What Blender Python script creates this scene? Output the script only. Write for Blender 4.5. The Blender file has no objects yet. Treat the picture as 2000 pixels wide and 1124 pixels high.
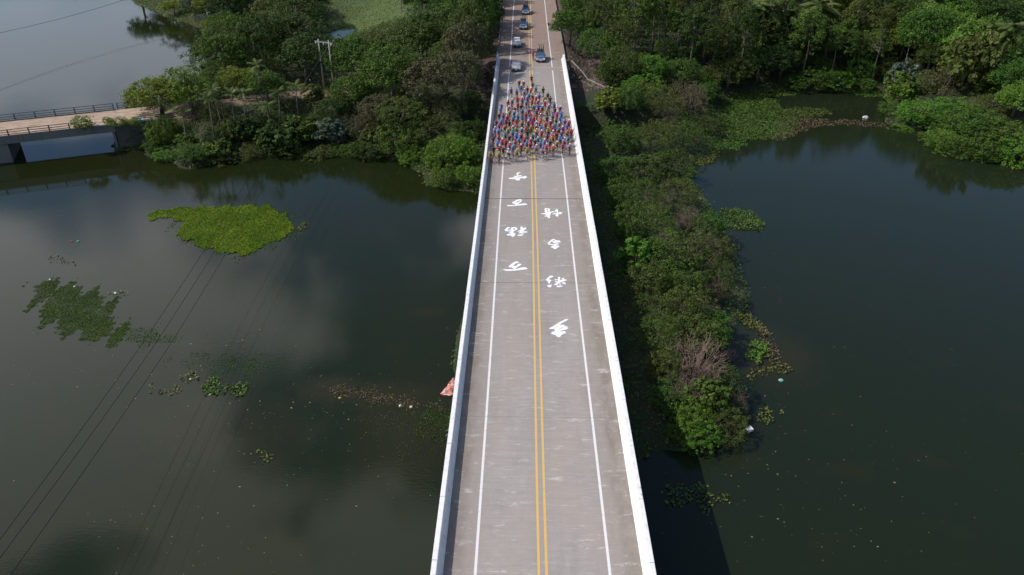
import bpy, math, random
import numpy as np
from mathutils import Vector, Matrix
from mathutils.geometry import tessellate_polygon

R = math.radians
rnd = random.Random(7)
rng = np.random.default_rng(7)
scene = bpy.context.scene
COL = scene.collection

# ------------------------------------------------------------------ camera
FOC, PITCH, YAW = 1500.0, R(30.597), R(0.8646)
CAM = np.array([-1.36, 0.0, 37.65])
cam_data = bpy.data.cameras.new('camera')
cam_data.sensor_width = 36.0
cam_data.lens = 36.0 * FOC / 2000.0
cam_data.clip_end = 9000
cam_data.clip_start = 0.5
cam = bpy.data.objects.new('camera', cam_data)
cam.location = CAM
cam.rotation_euler = (R(90) - PITCH, 0, YAW)
COL.objects.link(cam)
scene.camera = cam
scene.render.resolution_x, scene.render.resolution_y = 1024, 575

# ------------------------------------------------------------------ light
SUN_EL, SUN_AZ = R(49), R(-94)            # azimuth measured from +Y towards +X
sd = Vector((math.sin(SUN_AZ) * math.cos(SUN_EL), math.cos(SUN_AZ) * math.cos(SUN_EL), math.sin(SUN_EL)))
sun_data = bpy.data.lights.new('sun', 'SUN')
sun_data.energy = 3.6
sun_data.angle = R(0.5)
sun_data.color = (1.0, 0.955, 0.90)
sun = bpy.data.objects.new('sun', sun_data)
sun.rotation_euler = sd.to_track_quat('Z', 'Y').to_euler()
COL.objects.link(sun)

world = bpy.data.worlds.new('World')
scene.world = world
world.use_nodes = True
wt = world.node_tree
wt.nodes.clear()
wo = wt.nodes.new('ShaderNodeOutputWorld')
sky = wt.nodes.new('ShaderNodeTexSky')
sky.sky_type = 'NISHITA'
sky.sun_disc = False
sky.sun_elevation = SUN_EL
sky.sun_rotation = SUN_AZ
sky.air_density = 1.0
sky.dust_density = 0.15
sky.ozone_density = 4.0
bg_sky = wt.nodes.new('ShaderNodeBackground')
bg_sky.inputs[1].default_value = 0.10
wt.links.new(sky.outputs[0], bg_sky.inputs[0])
bg_cl = wt.nodes.new('ShaderNodeBackground')
bg_cl.inputs[0].default_value = (0.95, 0.95, 1.0, 1)
bg_cl.inputs[1].default_value = 1.3
tc = wt.nodes.new('ShaderNodeTexCoord')
cn = wt.nodes.new('ShaderNodeTexNoise')
cn.inputs['Scale'].default_value = 3.0
cn.inputs['Detail'].default_value = 6
cn.inputs['Roughness'].default_value = 0.5
cmap = wt.nodes.new('ShaderNodeMapping')
cmap.inputs['Scale'].default_value = (1, 1, 1.7)
cmap.inputs['Location'].default_value = (0.3, 2.6, 1.4)
wt.links.new(tc.outputs['Generated'], cmap.inputs[0])
wt.links.new(cmap.outputs[0], cn.inputs['Vector'])
sx = wt.nodes.new('ShaderNodeSeparateXYZ')
wt.links.new(tc.outputs['Generated'], sx.inputs[0])
# a cloud field that thickens towards the west (-X), the sky clearing eastward
wx = wt.nodes.new('ShaderNodeMath'); wx.operation = 'MULTIPLY_ADD'
wx.inputs[1].default_value = -0.40; wx.inputs[2].default_value = -0.22
wt.links.new(sx.outputs[0], wx.inputs[0])
wz = wt.nodes.new('ShaderNodeMath'); wz.operation = 'MULTIPLY_ADD'; wz.inputs[1].default_value = 0.18
wt.links.new(sx.outputs[2], wz.inputs[0]); wt.links.new(wx.outputs[0], wz.inputs[2])
wa = wt.nodes.new('ShaderNodeMath'); wa.operation = 'ADD'
wt.links.new(wz.outputs[0], wa.inputs[0]); wt.links.new(cn.outputs[0], wa.inputs[1])
cr = wt.nodes.new('ShaderNodeMapRange')
cr.interpolation_type = 'SMOOTHSTEP'
cr.inputs['From Min'].default_value = 0.49
cr.inputs['From Max'].default_value = 0.61
cr.inputs['To Max'].default_value = 0.9
wt.links.new(wa.outputs[0], cr.inputs[0])
wm = wt.nodes.new('ShaderNodeMixShader')
# near the horizon the clouds sink into blue haze
hz_ = wt.nodes.new('ShaderNodeMapRange'); hz_.interpolation_type = 'SMOOTHSTEP'
hz_.inputs['From Min'].default_value = 0.08; hz_.inputs['From Max'].default_value = 0.45; hz_.inputs['To Min'].default_value = 0.30
wt.links.new(sx.outputs[2], hz_.inputs[0])
cf = wt.nodes.new('ShaderNodeMath'); cf.operation = 'MULTIPLY'
wt.links.new(cr.outputs[0], cf.inputs[0]); wt.links.new(hz_.outputs[0], cf.inputs[1])
wt.links.new(cf.outputs[0], wm.inputs[0])
wt.links.new(bg_sky.outputs[0], wm.inputs[1])
wt.links.new(bg_cl.outputs[0], wm.inputs[2])
wt.links.new(wm.outputs[0], wo.inputs[0])

scene.view_settings.view_transform = 'Standard'
scene.view_settings.look = 'None'
scene.view_settings.gamma = 1
scene.view_settings.use_curve_mapping = False
scene.view_settings.exposure = 0.0
scene.render.engine = 'CYCLES'
scene.cycles.max_bounces = 6
scene.cycles.diffuse_bounces = 2
scene.cycles.glossy_bounces = 3
scene.cycles.transparent_max_bounces = 6
scene.cycles.use_denoising = True

# ------------------------------------------------------------------ helpers
WATER = -7.0
_ct, _st, _cy, _sy = math.cos(PITCH), math.sin(PITCH), math.cos(YAW), math.sin(YAW)
FW = np.array([-_sy * _ct, _cy * _ct, -_st]); RT = np.array([_cy, _sy, 0.0]); UP = np.cross(RT, FW)

def P(px, py, z=WATER):
    """the place on the level z that a surveyed picture point shows"""
    d = FW + RT * (px - 1000) / FOC - UP * (py - 562) / FOC
    t = (z - CAM[2]) / d[2]
    return CAM + d * t

def seen_px(p):
    v = np.array(p) - CAM
    zc = v @ FW
    return 1000 + FOC * (v @ RT) / zc, 562 - FOC * (v @ UP) / zc, zc

def mesh_np(name, verts, faces, mat=None, smooth=False):
    me = bpy.data.meshes.new(name)
    verts = np.asarray(verts, dtype=np.float32)
    faces = np.asarray(faces, dtype=np.int32)
    n, k = faces.shape
    me.vertices.add(len(verts)); me.vertices.foreach_set('co', verts.ravel())
    me.loops.add(n * k); me.loops.foreach_set('vertex_index', faces.ravel())
    me.polygons.add(n)
    me.polygons.foreach_set('loop_start', np.arange(0, n * k, k, dtype=np.int32))
    me.polygons.foreach_set('loop_total', np.full(n, k, dtype=np.int32))
    if smooth: me.polygons.foreach_set('use_smooth', np.ones(n, dtype=bool))
    me.update(calc_edges=True)
    if mat: me.materials.append(mat)
    return me

class MB:
    """collects simple shapes; build() links them as one mesh object"""
    def __init__(s): s.v = []; s.f = []
    def add(s, v, f):
        o = len(s.v); s.v += [tuple(map(float, p)) for p in v]; s.f += [tuple(i + o for i in q) for q in f]; return s
    def box(s, c, d, rz=0, taper=1.0, rx=0):
        x, y, z = d[0] / 2, d[1] / 2, d[2] / 2
        pts = []
        for (k, sz) in ((1, -1), (taper, 1)):
            for (a, b) in ((-1, -1), (1, -1), (1, 1), (-1, 1)):
                p = Vector((a * x * k, b * y * k, sz * z))
                if rx: p = Matrix.Rotation(rx, 3, 'X') @ p
                if rz: p = Matrix.Rotation(rz, 3, 'Z') @ p
                pts.append(p + Vector(c))
        return s.add(pts, [(3, 2, 1, 0), (4, 5, 6, 7), (0, 1, 5, 4), (1, 2, 6, 5), (2, 3, 7, 6), (3, 0, 4, 7)])
    def tube(s, pts, rad, n=6, cap=True):
        pts = [Vector(p) for p in pts]
        if not hasattr(rad, '__len__'): rad = [rad] * len(pts)
        vs, fs = [], []
        for i, p in enumerate(pts):
            d = (pts[min(i + 1, len(pts) - 1)] - pts[max(i - 1, 0)]).normalized()
            a = d.orthogonal().normalized() if i == 0 else (a - d * a.dot(d)).normalized()
            b = d.cross(a)
            for k in range(n):
                t = 2 * math.pi * k / n
                vs.append(p + (a * math.cos(t) + b * math.sin(t)) * rad[i])
        for i in range(len(pts) - 1):
            for k in range(n):
                j = (k + 1) % n
                fs.append((i * n + k, i * n + j, (i + 1) * n + j, (i + 1) * n + k))
        if cap:
            fs.append(tuple(range(n - 1, -1, -1))); m = (len(pts) - 1) * n
            fs.append(tuple(range(m, m + n)))
        return s.add(vs, fs)
    def lathe(s, c, prof, axis='z', n=14):
        """prof = [(radius, height)] about an axis through c"""
        vs, fs = [], []
        for (r, h) in prof:
            for k in range(n):
                t = 2 * math.pi * k / n; a, b = r * math.cos(t), r * math.sin(t)
                q = {'z': (a, b, h), 'x': (h, a, b), 'y': (a, h, b)}[axis]
                vs.append((c[0] + q[0], c[1] + q[1], c[2] + q[2]))
        for i in range(len(prof) - 1):
            for k in range(n):
                j = (k + 1) % n
                fs.append((i * n + k, i * n + j, (i + 1) * n + j, (i + 1) * n + k))
        return s.add(vs, fs)
    def quad(s, a, b, c, d): return s.add([a, b, c, d], [(0, 1, 2, 3)])
    def mesh(s, name, mat=None, smooth=False):
        me = bpy.data.meshes.new(name); me.from_pydata(s.v, [], s.f)
        if smooth: me.polygons.foreach_set('use_smooth', [True] * len(me.polygons))
        me.update()
        if mat: me.materials.append(mat)
        return me
    def build(s, name, mat=None, parent=None, smooth=False):
        return obj(name, s.mesh(name, mat, smooth), parent)

def obj(name, me, parent=None, loc=None):
    o = bpy.data.objects.new(name, me); COL.objects.link(o)
    if parent: o.parent = parent
    if loc is not None: o.location = loc
    return o

def tag(o, label=None, cat=None, group=None, kind=None):
    if label: o['label'] = label
    if cat: o['category'] = cat
    if group: o['group'] = group
    if kind: o['kind'] = kind
    return o

def empty(name, loc=(0, 0, 0), rz=0, **k):
    o = bpy.data.objects.new(name, None); COL.objects.link(o)
    o.location = loc; o.rotation_euler = (0, 0, rz); o.empty_display_size = 0.2
    return tag(o, **k)

def setmat(o, m):
    """this copy's own material on a shared mesh"""
    o.material_slots[0].link = 'OBJECT'; o.material_slots[0].material = m
    return o

ORD = ['nearest', 'second', 'third', 'fourth', 'fifth', 'sixth', 'seventh', 'eighth', 'ninth', 'tenth', 'eleventh', 'twelfth',
       'thirteenth', 'fourteenth', 'fifteenth', 'sixteenth', 'seventeenth', 'eighteenth', 'nineteenth', 'twentieth']
def nth(i): return ORD[i] if i < 20 else 'twenty-' + ['first', 'second', 'third', 'fourth', 'fifth', 'sixth', 'seventh', 'eighth', 'ninth'][min(i - 20, 8)]

# ------------------------------------------------------------------ materials
class NT:
    def __init__(s, name):
        s.m = bpy.data.materials.new(name); s.m.use_nodes = True
        s.t = s.m.node_tree; s.b = s.t.nodes['Principled BSDF']; s.out = s.t.nodes['Material Output']
    def n(s, kind, **kw):
        x = s.t.nodes.new('ShaderNode' + kind)
        for k, v in kw.items():
            if hasattr(x, k): setattr(x, k, v)
        return x
    def l(s, a, b): s.t.links.new(a, b)
    def coord(s, scale=(1, 1, 1), obj_space=True, loc=(0, 0, 0)):
        if obj_space: c = s.n('TexCoord').outputs['Object']
        else: c = s.n('NewGeometry').outputs['Position']
        m = s.n('Mapping'); m.inputs['Scale'].default_value = scale; m.inputs['Location'].default_value = loc
        s.l(c, m.inputs[0]); return m.outputs[0]
    def noise(s, vec, scale, detail=3, rough=.55):
        x = s.n('TexNoise'); x.inputs['Scale'].default_value = scale; x.inputs['Detail'].default_value = detail
        x.inputs['Roughness'].default_value = rough; s.l(vec, x.inputs['Vector']); return x.outputs[0]
    def ramp(s, fac, stops):
        x = s.n('ValToRGB'); e = x.color_ramp.elements
        while len(e) < len(stops): e.new(0.5)
        for k, (p, c) in enumerate(stops):
            e[k].position = p; e[k].color = (*c, 1) if len(c) == 3 else c
        s.l(fac, x.inputs[0]); return x.outputs[0]
    def mix(s, fac, a, b, mode='MIX'):
        x = s.n('Mix'); x.data_type = 'RGBA'; x.blend_type = mode
        for i, v in ((0, fac), (6, a), (7, b)):
            if isinstance(v, bpy.types.NodeSocket): s.l(v, x.inputs[i])
            else: x.inputs[i].default_value = v if i == 0 else (*v, 1)
        return x.outputs[2]
    def math(s, op, a, b=0.0):
        x = s.n('Math'); x.operation = op
        for i, v in ((0, a), (1, b)):
            if isinstance(v, bpy.types.NodeSocket): s.l(v, x.inputs[i])
            else: x.inputs[i].default_value = v
        return x.outputs[0]
    def rng(s, v, a, b, c=0.0, d=1.0):
        x = s.n('MapRange'); x.interpolation_type = 'SMOOTHSTEP'
        for i, q in ((1, a), (2, b), (3, c), (4, d)): x.inputs[i].default_value = q
        s.l(v, x.inputs[0]); return x.outputs[0]
    def bump(s, h, strength=.3, dist=.02):
        x = s.n('Bump'); x.inputs['Strength'].default_value = strength; x.inputs['Distance'].default_value = dist
        s.l(h, x.inputs['Height']); s.l(x.outputs[0], s.b.inputs['Normal'])
    def base(s, c):
        if isinstance(c, bpy.types.NodeSocket): s.l(c, s.b.inputs['Base Color'])
        else: s.b.inputs['Base Color'].default_value = (*c, 1)
    def set(s, **k):
        for a, v in k.items(): s.b.inputs[a.replace('_', ' ')].default_value = v

def simple(name, c, rough=.6, metal=0, var=.12, scale=4):
    t = NT(name); v = t.coord()
    n = t.noise(v, scale, 3)
    lo = tuple(x * (1 - var) for x in c); hi = tuple(min(1, x * (1 + var)) for x in c)
    t.base(t.ramp(n, [(.3, lo), (.7, hi)])); t.set(Roughness=rough, Metallic=metal)
    return t.m

def leafmat(name, a, b, trans=.22, rough=.55, scale=.5):
    """foliage: hue drifts from clump to clump and from plant to plant"""
    t = NT(name); v = t.coord()
    n = t.noise(v, scale, 3, .6)
    c = t.ramp(n, [(.34, a), (.66, b)])
    oi = t.n('ObjectInfo').outputs['Random']
    hs = t.n('HueSaturation')
    t.l(t.rng(oi, 0, 1, .485, .515), hs.inputs['Hue'])
    t.l(t.rng(t.noise(v, 9, 1), .25, .75, .72, 1.3), hs.inputs['Value'])
    hs.inputs['Saturation'].default_value = 1.0
    t.l(c, hs.inputs['Color'])
    t.base(hs.outputs[0]); t.set(Roughness=rough)
    t.b.inputs['Specular IOR Level'].default_value = .14
    tr = t.n('BsdfTranslucent'); t.l(hs.outputs[0], tr.inputs[0])
    ms = t.n('MixShader'); ms.inputs[0].default_value = trans
    t.l(t.b.outputs[0], ms.inputs[1]); t.l(tr.outputs[0], ms.inputs[2]); t.l(ms.outputs[0], t.out.inputs[0])
    return t.m

M = {}
M['dark'] = leafmat('leaf_dark_green', (0.028, 0.054, 0.013), (0.064, 0.106, 0.022))
M['green'] = leafmat('leaf_green', (0.050, 0.097, 0.018), (0.096, 0.172, 0.028))
M['bright'] = leafmat('leaf_bright_green', (0.069, 0.168, 0.020), (0.140, 0.240, 0.035))
M['lime'] = leafmat('leaf_yellow_green', (0.109, 0.177, 0.022), (0.199, 0.240, 0.039))
M['olive'] = leafmat('leaf_olive', (0.059, 0.088, 0.020), (0.112, 0.142, 0.034))
M['umber'] = leafmat('leaf_brown_olive', (0.081, 0.084, 0.041), (0.135, 0.128, 0.061))
M['grey'] = leafmat('leaf_grey_green', (0.061, 0.095, 0.068), (0.121, 0.162, 0.115), rough=.4)
M['palm'] = leafmat('palm_leaf', (.07, .11, .025), (.14, .17, .05), rough=.35)
M['dead'] = simple('dead_twig', (.17, .115, .09), .8, var=.3)
M['bark'] = simple('bark_grey', (.16, .135, .11), .85, var=.35, scale=6)
M['barkd'] = simple('bark_dark', (.075, .06, .048), .85, var=.3, scale=6)
M['hya'] = leafmat('hyacinth_leaf', (.05, .11, .02), (.10, .17, .035), rough=.35, scale=.9)
M['hyay'] = leafmat('hyacinth_leaf_yellow', (.09, .12, .02), (.17, .16, .05), rough=.4, scale=1.2)
M['hyab'] = leafmat('hyacinth_leaf_brown', (.11, .08, .045), (.16, .13, .07), rough=.6, scale=1.2)
M['grass'] = leafmat('water_grass', (.12, .19, .012), (.20, .26, .02), scale=.35)
M['weed'] = leafmat('sunken_weed', (.040, .085, .012), (.065, .125, .016), scale=.5)

def concrete(name, base, stain, groove=False, rough=.85):
    t = NT(name); v = t.coord(obj_space=False)
    big = t.noise(t.coord((1, .35, 1), False), .28, 4, .6)
    c = t.ramp(big, [(.3, tuple(x * .86 for x in base)), (.52, base), (.75, tuple(x * 1.14 for x in base))])
    fine = t.noise(t.coord((1.2, 1.2, 1.2), False), 7, 4, .7)
    c = t.mix(.35, c, t.ramp(fine, [(.3, tuple(x * .75 for x in base)), (.7, tuple(x * 1.18 for x in base))]))
    if groove:
        streak = t.noise(t.coord((.30, 7.5, 1), False), 1.0, 6, .8)
        c = t.mix(t.rng(streak, .48, .72, 0, .75), c, tuple(min(.6, x * 1.38) for x in base))
        streak2 = t.noise(t.coord((.22, 4.4, 1), False, (7, 3, 0)), 1.0, 6, .8)
        c = t.mix(t.rng(streak2, .5, .74, 0, .6), c, tuple(x * .62 for x in base))
        mot = t.noise(t.coord((1.0, 2.2, 1), False, (2, 8, 0)), .9, 7, .8)
        c = t.mix(t.rng(mot, .50, .66, 0, .5), c, tuple(x * 1.3 for x in base))
        c = t.mix(t.rng(mot, .46, .32, 0, .5), c, tuple(x * .7 for x in base))
        patch = t.noise(t.coord((.30, .10, 1), False, (3, 9, 0)), 1.0, 3)
        c = t.mix(t.rng(patch, .45, .62, 0, .45), c, tuple(x * 1.02 * k for x, k in zip(base, (1.06, .99, .9))))
        s = t.n('SeparateXYZ'); t.l(t.n('NewGeometry').outputs['Position'], s.inputs[0])
        ax = t.math('ABSOLUTE', s.outputs[0])
        edge = t.rng(t.math('ADD', ax, t.math('MULTIPLY', t.noise(t.coord((1, .3, 1), False), 1.1, 5, .7), 1.5)), 5.15, 6.15, 0, .95)
        edge = t.math('MULTIPLY', edge, t.rng(t.noise(t.coord((.9, .5, 1), False, (1, 5, 0)), .9, 5, .7), .3, .6, .25, 1))
        c = t.mix(edge, c, stain)
        c = t.mix(t.rng(ax, 3.9, 4.4, 0, .28), c, (.25, .20, .165))
        c = t.mix(t.rng(s.outputs[1], 20, 52, .28, 0), c, (.395, .352, .328))
        c = t.mix(t.rng(s.outputs[1], 45, 80, 0, .30), c, (.225, .20, .185))
        c = t.mix(t.rng(s.outputs[1], 136, 166, 0, .85), c, (.25, .165, .125))
        lane = t.math('ABSOLUTE', t.math('SUBTRACT', ax, 2.1))
        c = t.mix(t.rng(lane, .9, 1.7, 0, .16), c, tuple(x * .72 for x in base))
        scuff = t.noise(t.coord((.9, 3.0, 1), False, (11, 4, 0)), .55, 6, .8)
        c = t.mix(t.rng(scuff, .56, .66, 0, .75), c, (.52, .49, .47))
        oil = t.noise(t.coord((1.1, .12, 1), False, (6, 7, 0)), .9, 5, .7)
        c = t.mix(t.rng(oil, .50, .70, 0, .2), c, tuple(x * .55 for x in base))
        spots = t.n('TexVoronoi'); spots.inputs['Scale'].default_value = 2.2; t.l(v, spots.inputs['Vector'])
        c = t.mix(t.rng(spots.outputs[0], .03, .10, .28, 0), c, tuple(x * .4 for x in base))
        h = t.noise(t.coord((.4, 14, 1), False), 2.0, 2)
        t.bump(h, .35, .02)
    else:
        drip = t.noise(t.coord((1.4, 1.4, .25), False), 1.6, 4, .65)
        c = t.mix(t.rng(drip, .52, .75, 0, .6), c, stain)
        t.bump(fine, .25, .02)
    t.base(c); t.set(Roughness=rough)
    return t.m
M['deck'] = concrete('deck_concrete', (.325, .293, .272), (.17, .135, .10), True)
M['conc'] = concrete('old_concrete', (.22, .205, .185), (.10, .09, .075))
M['concdark'] = concrete('weathered_concrete', (.17, .165, .155), (.07, .068, .06))

def white_parapet():
    t = NT('parapet_white_paint')
    n = t.noise(t.coord((1, 1, .4), False), 2.2, 5, .65)
    c = t.ramp(n, [(.28, (.60, .59, .585)), (.46, (.76, .75, .75)), (.7, (.83, .82, .825))])
    grime = t.noise(t.coord((3, .55, .5), False, (4, 2, 0)), 1.2, 5, .75)
    c = t.mix(t.rng(grime, .60, .80, 0, .6), c, (.38, .34, .30))
    vo = t.n('TexVoronoi'); vo.inputs['Scale'].default_value = .8; t.l(t.coord(obj_space=False), vo.inputs['Vector'])
    c = t.mix(t.rng(vo.outputs[0], .04, .11, .7, 0), c, (.25, .24, .24))
    st = t.noise(t.coord((.6, 3.2, .25), False, (5, 1, 0)), 1.6, 5, .75)
    c = t.mix(t.rng(st, .56, .74, 0, .45), c, (.40, .38, .35))
    t.base(c); t.set(Roughness=.6); t.bump(n, .2, .02); return t.m
M['white'] = white_parapet()

def paint(name, c, wear):
    t = NT(name)
    n = t.noise(t.coord((1, 1, 1), False), 3.5, 5, .75)
    t.base(t.mix(t.rng(n, .56, .70, 0, wear), c, (.33, .31, .30)))
    t.set(Roughness=.6); return t.m
M['pw'] = paint('white_line_paint', (.74, .71, .71), .75)
M['py'] = paint('yellow_line_paint', (.66, .42, .13), .7)
M['pc'] = paint('white_lettering_paint', (.84, .84, .87), .12)

def water_mat():
    t = NT('lake_water')
    v = t.coord((1, 1, 1), False)
    big = t.noise(v, .028, 4, .5)
    c = t.ramp(big, [(.32, (.0100, .0165, .0055)), (.5, (.0115, .0160, .0045)), (.68, (.0150, .0170, .0060))])
    sp = t.n('SeparateXYZ'); t.l(t.n('NewGeometry').outputs['Position'], sp.inputs[0])
    c = t.mix(t.rng(sp.outputs[0], -5, 12, 0, .8), c, (.0125, .0190, .0100))
    for (qx, qy, rx, ry, k) in ((640, 757, 3.5, 2.0, .55), (720, 770, 6, 2.5, .4), (820, 800, 6, 5, .35), (800, 870, 6, 5, .3), (430, 830, 10, 6, .35), (1500, 690, 5, 6, .5)):
        q = P(qx, qy); a_ = t.math('MULTIPLY', t.math('SUBTRACT', sp.outputs[0], float(q[0])), 1 / rx); b_ = t.math('MULTIPLY', t.math('SUBTRACT', sp.outputs[1], float(q[1])), 1 / ry)
        d_ = t.math('ADD', t.math('MULTIPLY', a_, a_), t.math('MULTIPLY', b_, b_))
        d_ = t.math('ADD', d_, t.math('MULTIPLY', t.noise(v, .5, 5, .7), 1.6))
        c = t.mix(t.rng(d_, .5, 2.2, k, 0), c, (.034, .027, .013))
    med = t.noise(t.coord((1, 1.6, 1), False, (9, 2, 0)), .16, 4, .6)
    c = t.mix(t.rng(med, .54, .78, 0, .4), c, (.024, .021, .006))
    t.base(c); t.set(Roughness=.035, IOR=1.33)
    t.b.inputs['Specular IOR Level'].default_value = .5
    rip = t.noise(t.coord((1.0, 2.6, 1), False), 2.1, 3, .5)
    wind = t.rng(t.noise(v, .035, 3), .42, .62, .25, 1)
    t.bump(t.math('MULTIPLY', rip, wind), .11, .06)
    return t.m
M['water'] = water_mat()

def ground_mat():
    t = NT('ground_earth'); v = t.coord(obj_space=False)
    n1 = t.noise(v, .35, 5, .65); n2 = t.noise(v, 2.6, 4, .7)
    soil = t.ramp(n1, [(.3, (.020, .026, .010)), (.5, (.026, .036, .012)), (.72, (.050, .040, .022))])
    a = t.n('Attribute'); a.attribute_name = 'cover'
    s = t.n('SeparateColor'); t.l(a.outputs['Color'], s.inputs[0])
    fld = t.ramp(n1, [(.3, (.05, .085, .022)), (.55, (.075, .11, .03)), (.75, (.12, .115, .05))])
    fld = t.mix(t.rng(n2, .5, .8, 0, .5), fld, (.14, .11, .06))
    c = t.mix(s.outputs[0], soil, fld)
    dirt = t.ramp(n2, [(.3, (.16, .11, .075)), (.7, (.28, .20, .145))])
    c = t.mix(s.outputs[1], c, dirt)
    vo = t.n('TexVoronoi'); vo.inputs['Scale'].default_value = 2.0; t.l(v, vo.inputs['Vector'])
    ston = t.ramp(vo.outputs['Distance'], [(.15, (.13, .085, .06)), (.45, (.075, .05, .036)), (.62, (.02, .016, .013))])
    ston = t.mix(t.rng(n1, .45, .65, 0, .7), ston, (.09, .05, .032))
    c = t.mix(s.outputs[2], c, ston)
    t.base(c); t.set(Roughness=.95)
    t.bump(t.math('ADD', n2, t.math('MULTIPLY', vo.outputs['Distance'], -1.2)), .7, .2)
    return t.m
M['ground'] = ground_mat()

# ------------------------------------------------------------------ shoreline and terrain
DECK_END = 144.6
land_px = [(226, 286), (232, 293), (285, 291), (282, 303), (328, 317), (372, 330), (440, 315), (480, 309), (560, 301), (640, 295),
           (700, 296), (740, 307), (800, 317), (828, 341), (836, 362), (900, 376), (960, 380), (930, 560), (900, 690),
           (890, 790), (880, 880), (960, 910), (1120, 895), (1240, 888), (1300, 884), (1372, 874), (1440, 842), (1450, 805), (1436, 760),
           (1404, 705), (1420, 665), (1458, 612), (1448, 560), (1428, 520), (1438, 480), (1412, 445), (1386, 400),
           (1352, 352), (1354, 318), (1390, 294), (1408, 268), (1402, 218), (1428, 190), (1500, 178), (1560, 182),
           (1640, 178), (1718, 182), (1738, 202), (1724, 240), (1760, 250), (1822, 254), (1846, 276), (1872, 294), (1930, 304), (2000, 310),
           (2300, 330), (2700, 300)]
LAND = [tuple(P(*q)[:2]) for q in land_px]
LAND += [(330, 130), (520, 300), (900, 700), (700, 2400), (-700, 2400), (-900, 700), (-420, 420), (-250, 345), (-150, 318), (-118, 300)]
LAND += [tuple(P(*q)[:2]) for q in [(240, -8), (300, 22), (350, 42), (395, 55), (404, 90), (402, 130), (380, 160), (330, 192), (290, 208), (258, 216), (246, 224)]]
LAND = np.array(LAND)
POND = np.array([P(*q)[:2] for q in [(430, 112), (480, 92), (560, 82), (640, 62), (690, 46), (700, 58), (660, 84), (590, 104), (520, 118), (460, 128)]])

def inside(poly, x, y):
    r = np.zeros(x.shape, bool); n = len(poly)
    for i in range(n):
        x1, y1 = poly[i]; x2, y2 = poly[(i + 1) % n]
        if y1 == y2: continue
        c = ((y1 > y) != (y2 > y)) & (x < (x2 - x1) * (y - y1) / (y2 - y1) + x1)
        r ^= c
    return r
def distpoly(poly, x, y):
    d = np.full(x.shape, 1e9); n = len(poly)
    for i in range(n):
        x1, y1 = poly[i]; x2, y2 = poly[(i + 1) % n]
        dx, dy = x2 - x1, y2 - y1; L = dx * dx + dy * dy + 1e-9
        t = np.clip(((x - x1) * dx + (y - y1) * dy) / L, 0, 1)
        d = np.minimum(d, np.hypot(x - x1 - t * dx, y - y1 - t * dy))
    return d
_ph = rng.uniform(0, 6.28, 24); _dr = rng.uniform(0, 6.28, 24)
def wob(x, y, w0, n=6, o=0):
    r = 0
    for i in range(n):
        k = w0 * (1.7 ** i); a = _dr[(i + o) % 24]
        r = r + np.sin((x * math.cos(a) + y * math.sin(a)) * k + _ph[(i + o) % 24]) / (1.5 ** i)
    return r / 2.2
def land_sd(x, y):
    sd = distpoly(LAND, x, y) * np.where(inside(LAND, x, y), 1, -1)
    pd = distpoly(POND, x, y) * np.where(inside(POND, x, y), -1, 1)
    far = np.hypot(x, y - 150) < 400
    return np.minimum(sd + wob(x, y, .55, 5) * .8 * far, pd)
def height(x, y):
    x = np.asarray(x, float); y = np.asarray(y, float)
    sd = land_sd(x, y)
    cap = np.where((x > -12) & (x < 60) & (y < 128), 1.3, 4.2)
    h = WATER + np.where(sd > 0, np.minimum(sd * .33, cap) + .12 * wob(x, y, .4, 5, 7) * np.clip(sd / 3, 0, 1) + .08, np.maximum(sd * .5, -3.5) + .08)
    # road embankment with its cone of pitched stone at the bridge end
    dx = np.maximum(np.abs(x) - 7.6, 0); dy = np.maximum(DECK_END + 3 - y, 0)
    emb = -.25 - np.hypot(dx, dy) / 1.55
    behind = -.25 - np.hypot(dx, np.maximum(y + 150, 0)) / 1.55
    return np.maximum(np.maximum(h, np.where(np.hypot(dx, dy) < 14, emb, -99)), np.where(y < -120, behind, -99))
def hz(x, y): return float(height(np.array([x]), np.array([y]))[0])

xs = np.unique(np.concatenate([np.linspace(-3500, -260, 12), np.arange(-240, -110, 4), np.arange(-110, 110, 1.1), np.arange(110, 260, 4), np.linspace(280, 3500, 12)]))
ys = np.unique(np.concatenate([np.linspace(-3500, -60, 14), np.arange(-50, 24, 5), np.arange(24, 215, 1.1), np.arange(215, 420, 4), np.linspace(440, 4200, 14)]))
GX, GY = np.meshgrid(xs, ys)
GZ = height(GX, GY)
nx, ny = len(xs), len(ys)
idx = np.arange(nx * ny).reshape(ny, nx)
fc = np.stack([idx[:-1, :-1], idx[:-1, 1:], idx[1:, 1:], idx[1:, :-1]], -1).reshape(-1, 4)
gme = mesh_np('ground', np.stack([GX, GY, GZ], -1).reshape(-1, 3), fc, M['ground'], True)
FIELD = np.array([P(*q, -3)[:2] for q in [(600, 48), (640, 30), (640, -60), (800, -60), (808, 10), (796, 44), (720, 60), (660, 52)]])
PATH = np.array([P(*q, -3.2)[:2] for q in [(285, 205), (400, 205), (500, 192), (600, 180), (700, 178), (700, 186), (600, 196), (500, 208), (400, 220), (290, 236)]])
def soft(poly, w):
    d = distpoly(poly, GX, GY) * np.where(inside(poly, GX, GY), 1, -1)
    return np.clip((d + wob(GX, GY, .5, 5, 3) * w) / w + .5, 0, 1)
cr_ = soft(FIELD, 2.0); cg = soft(PATH, .8)
verge = np.clip(1 - np.abs(np.abs(GX) - 7.6) / 1.3 + wob(GX, GY, .6, 5, 2) * .4, 0, 1) * (GY > DECK_END + 2) * (GY < 420)
cg = np.maximum(cg, verge * .8)
_dx = np.maximum(np.abs(GX) - 7.4, 0); _dy = np.maximum(DECK_END + 3 - GY, 0)
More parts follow.
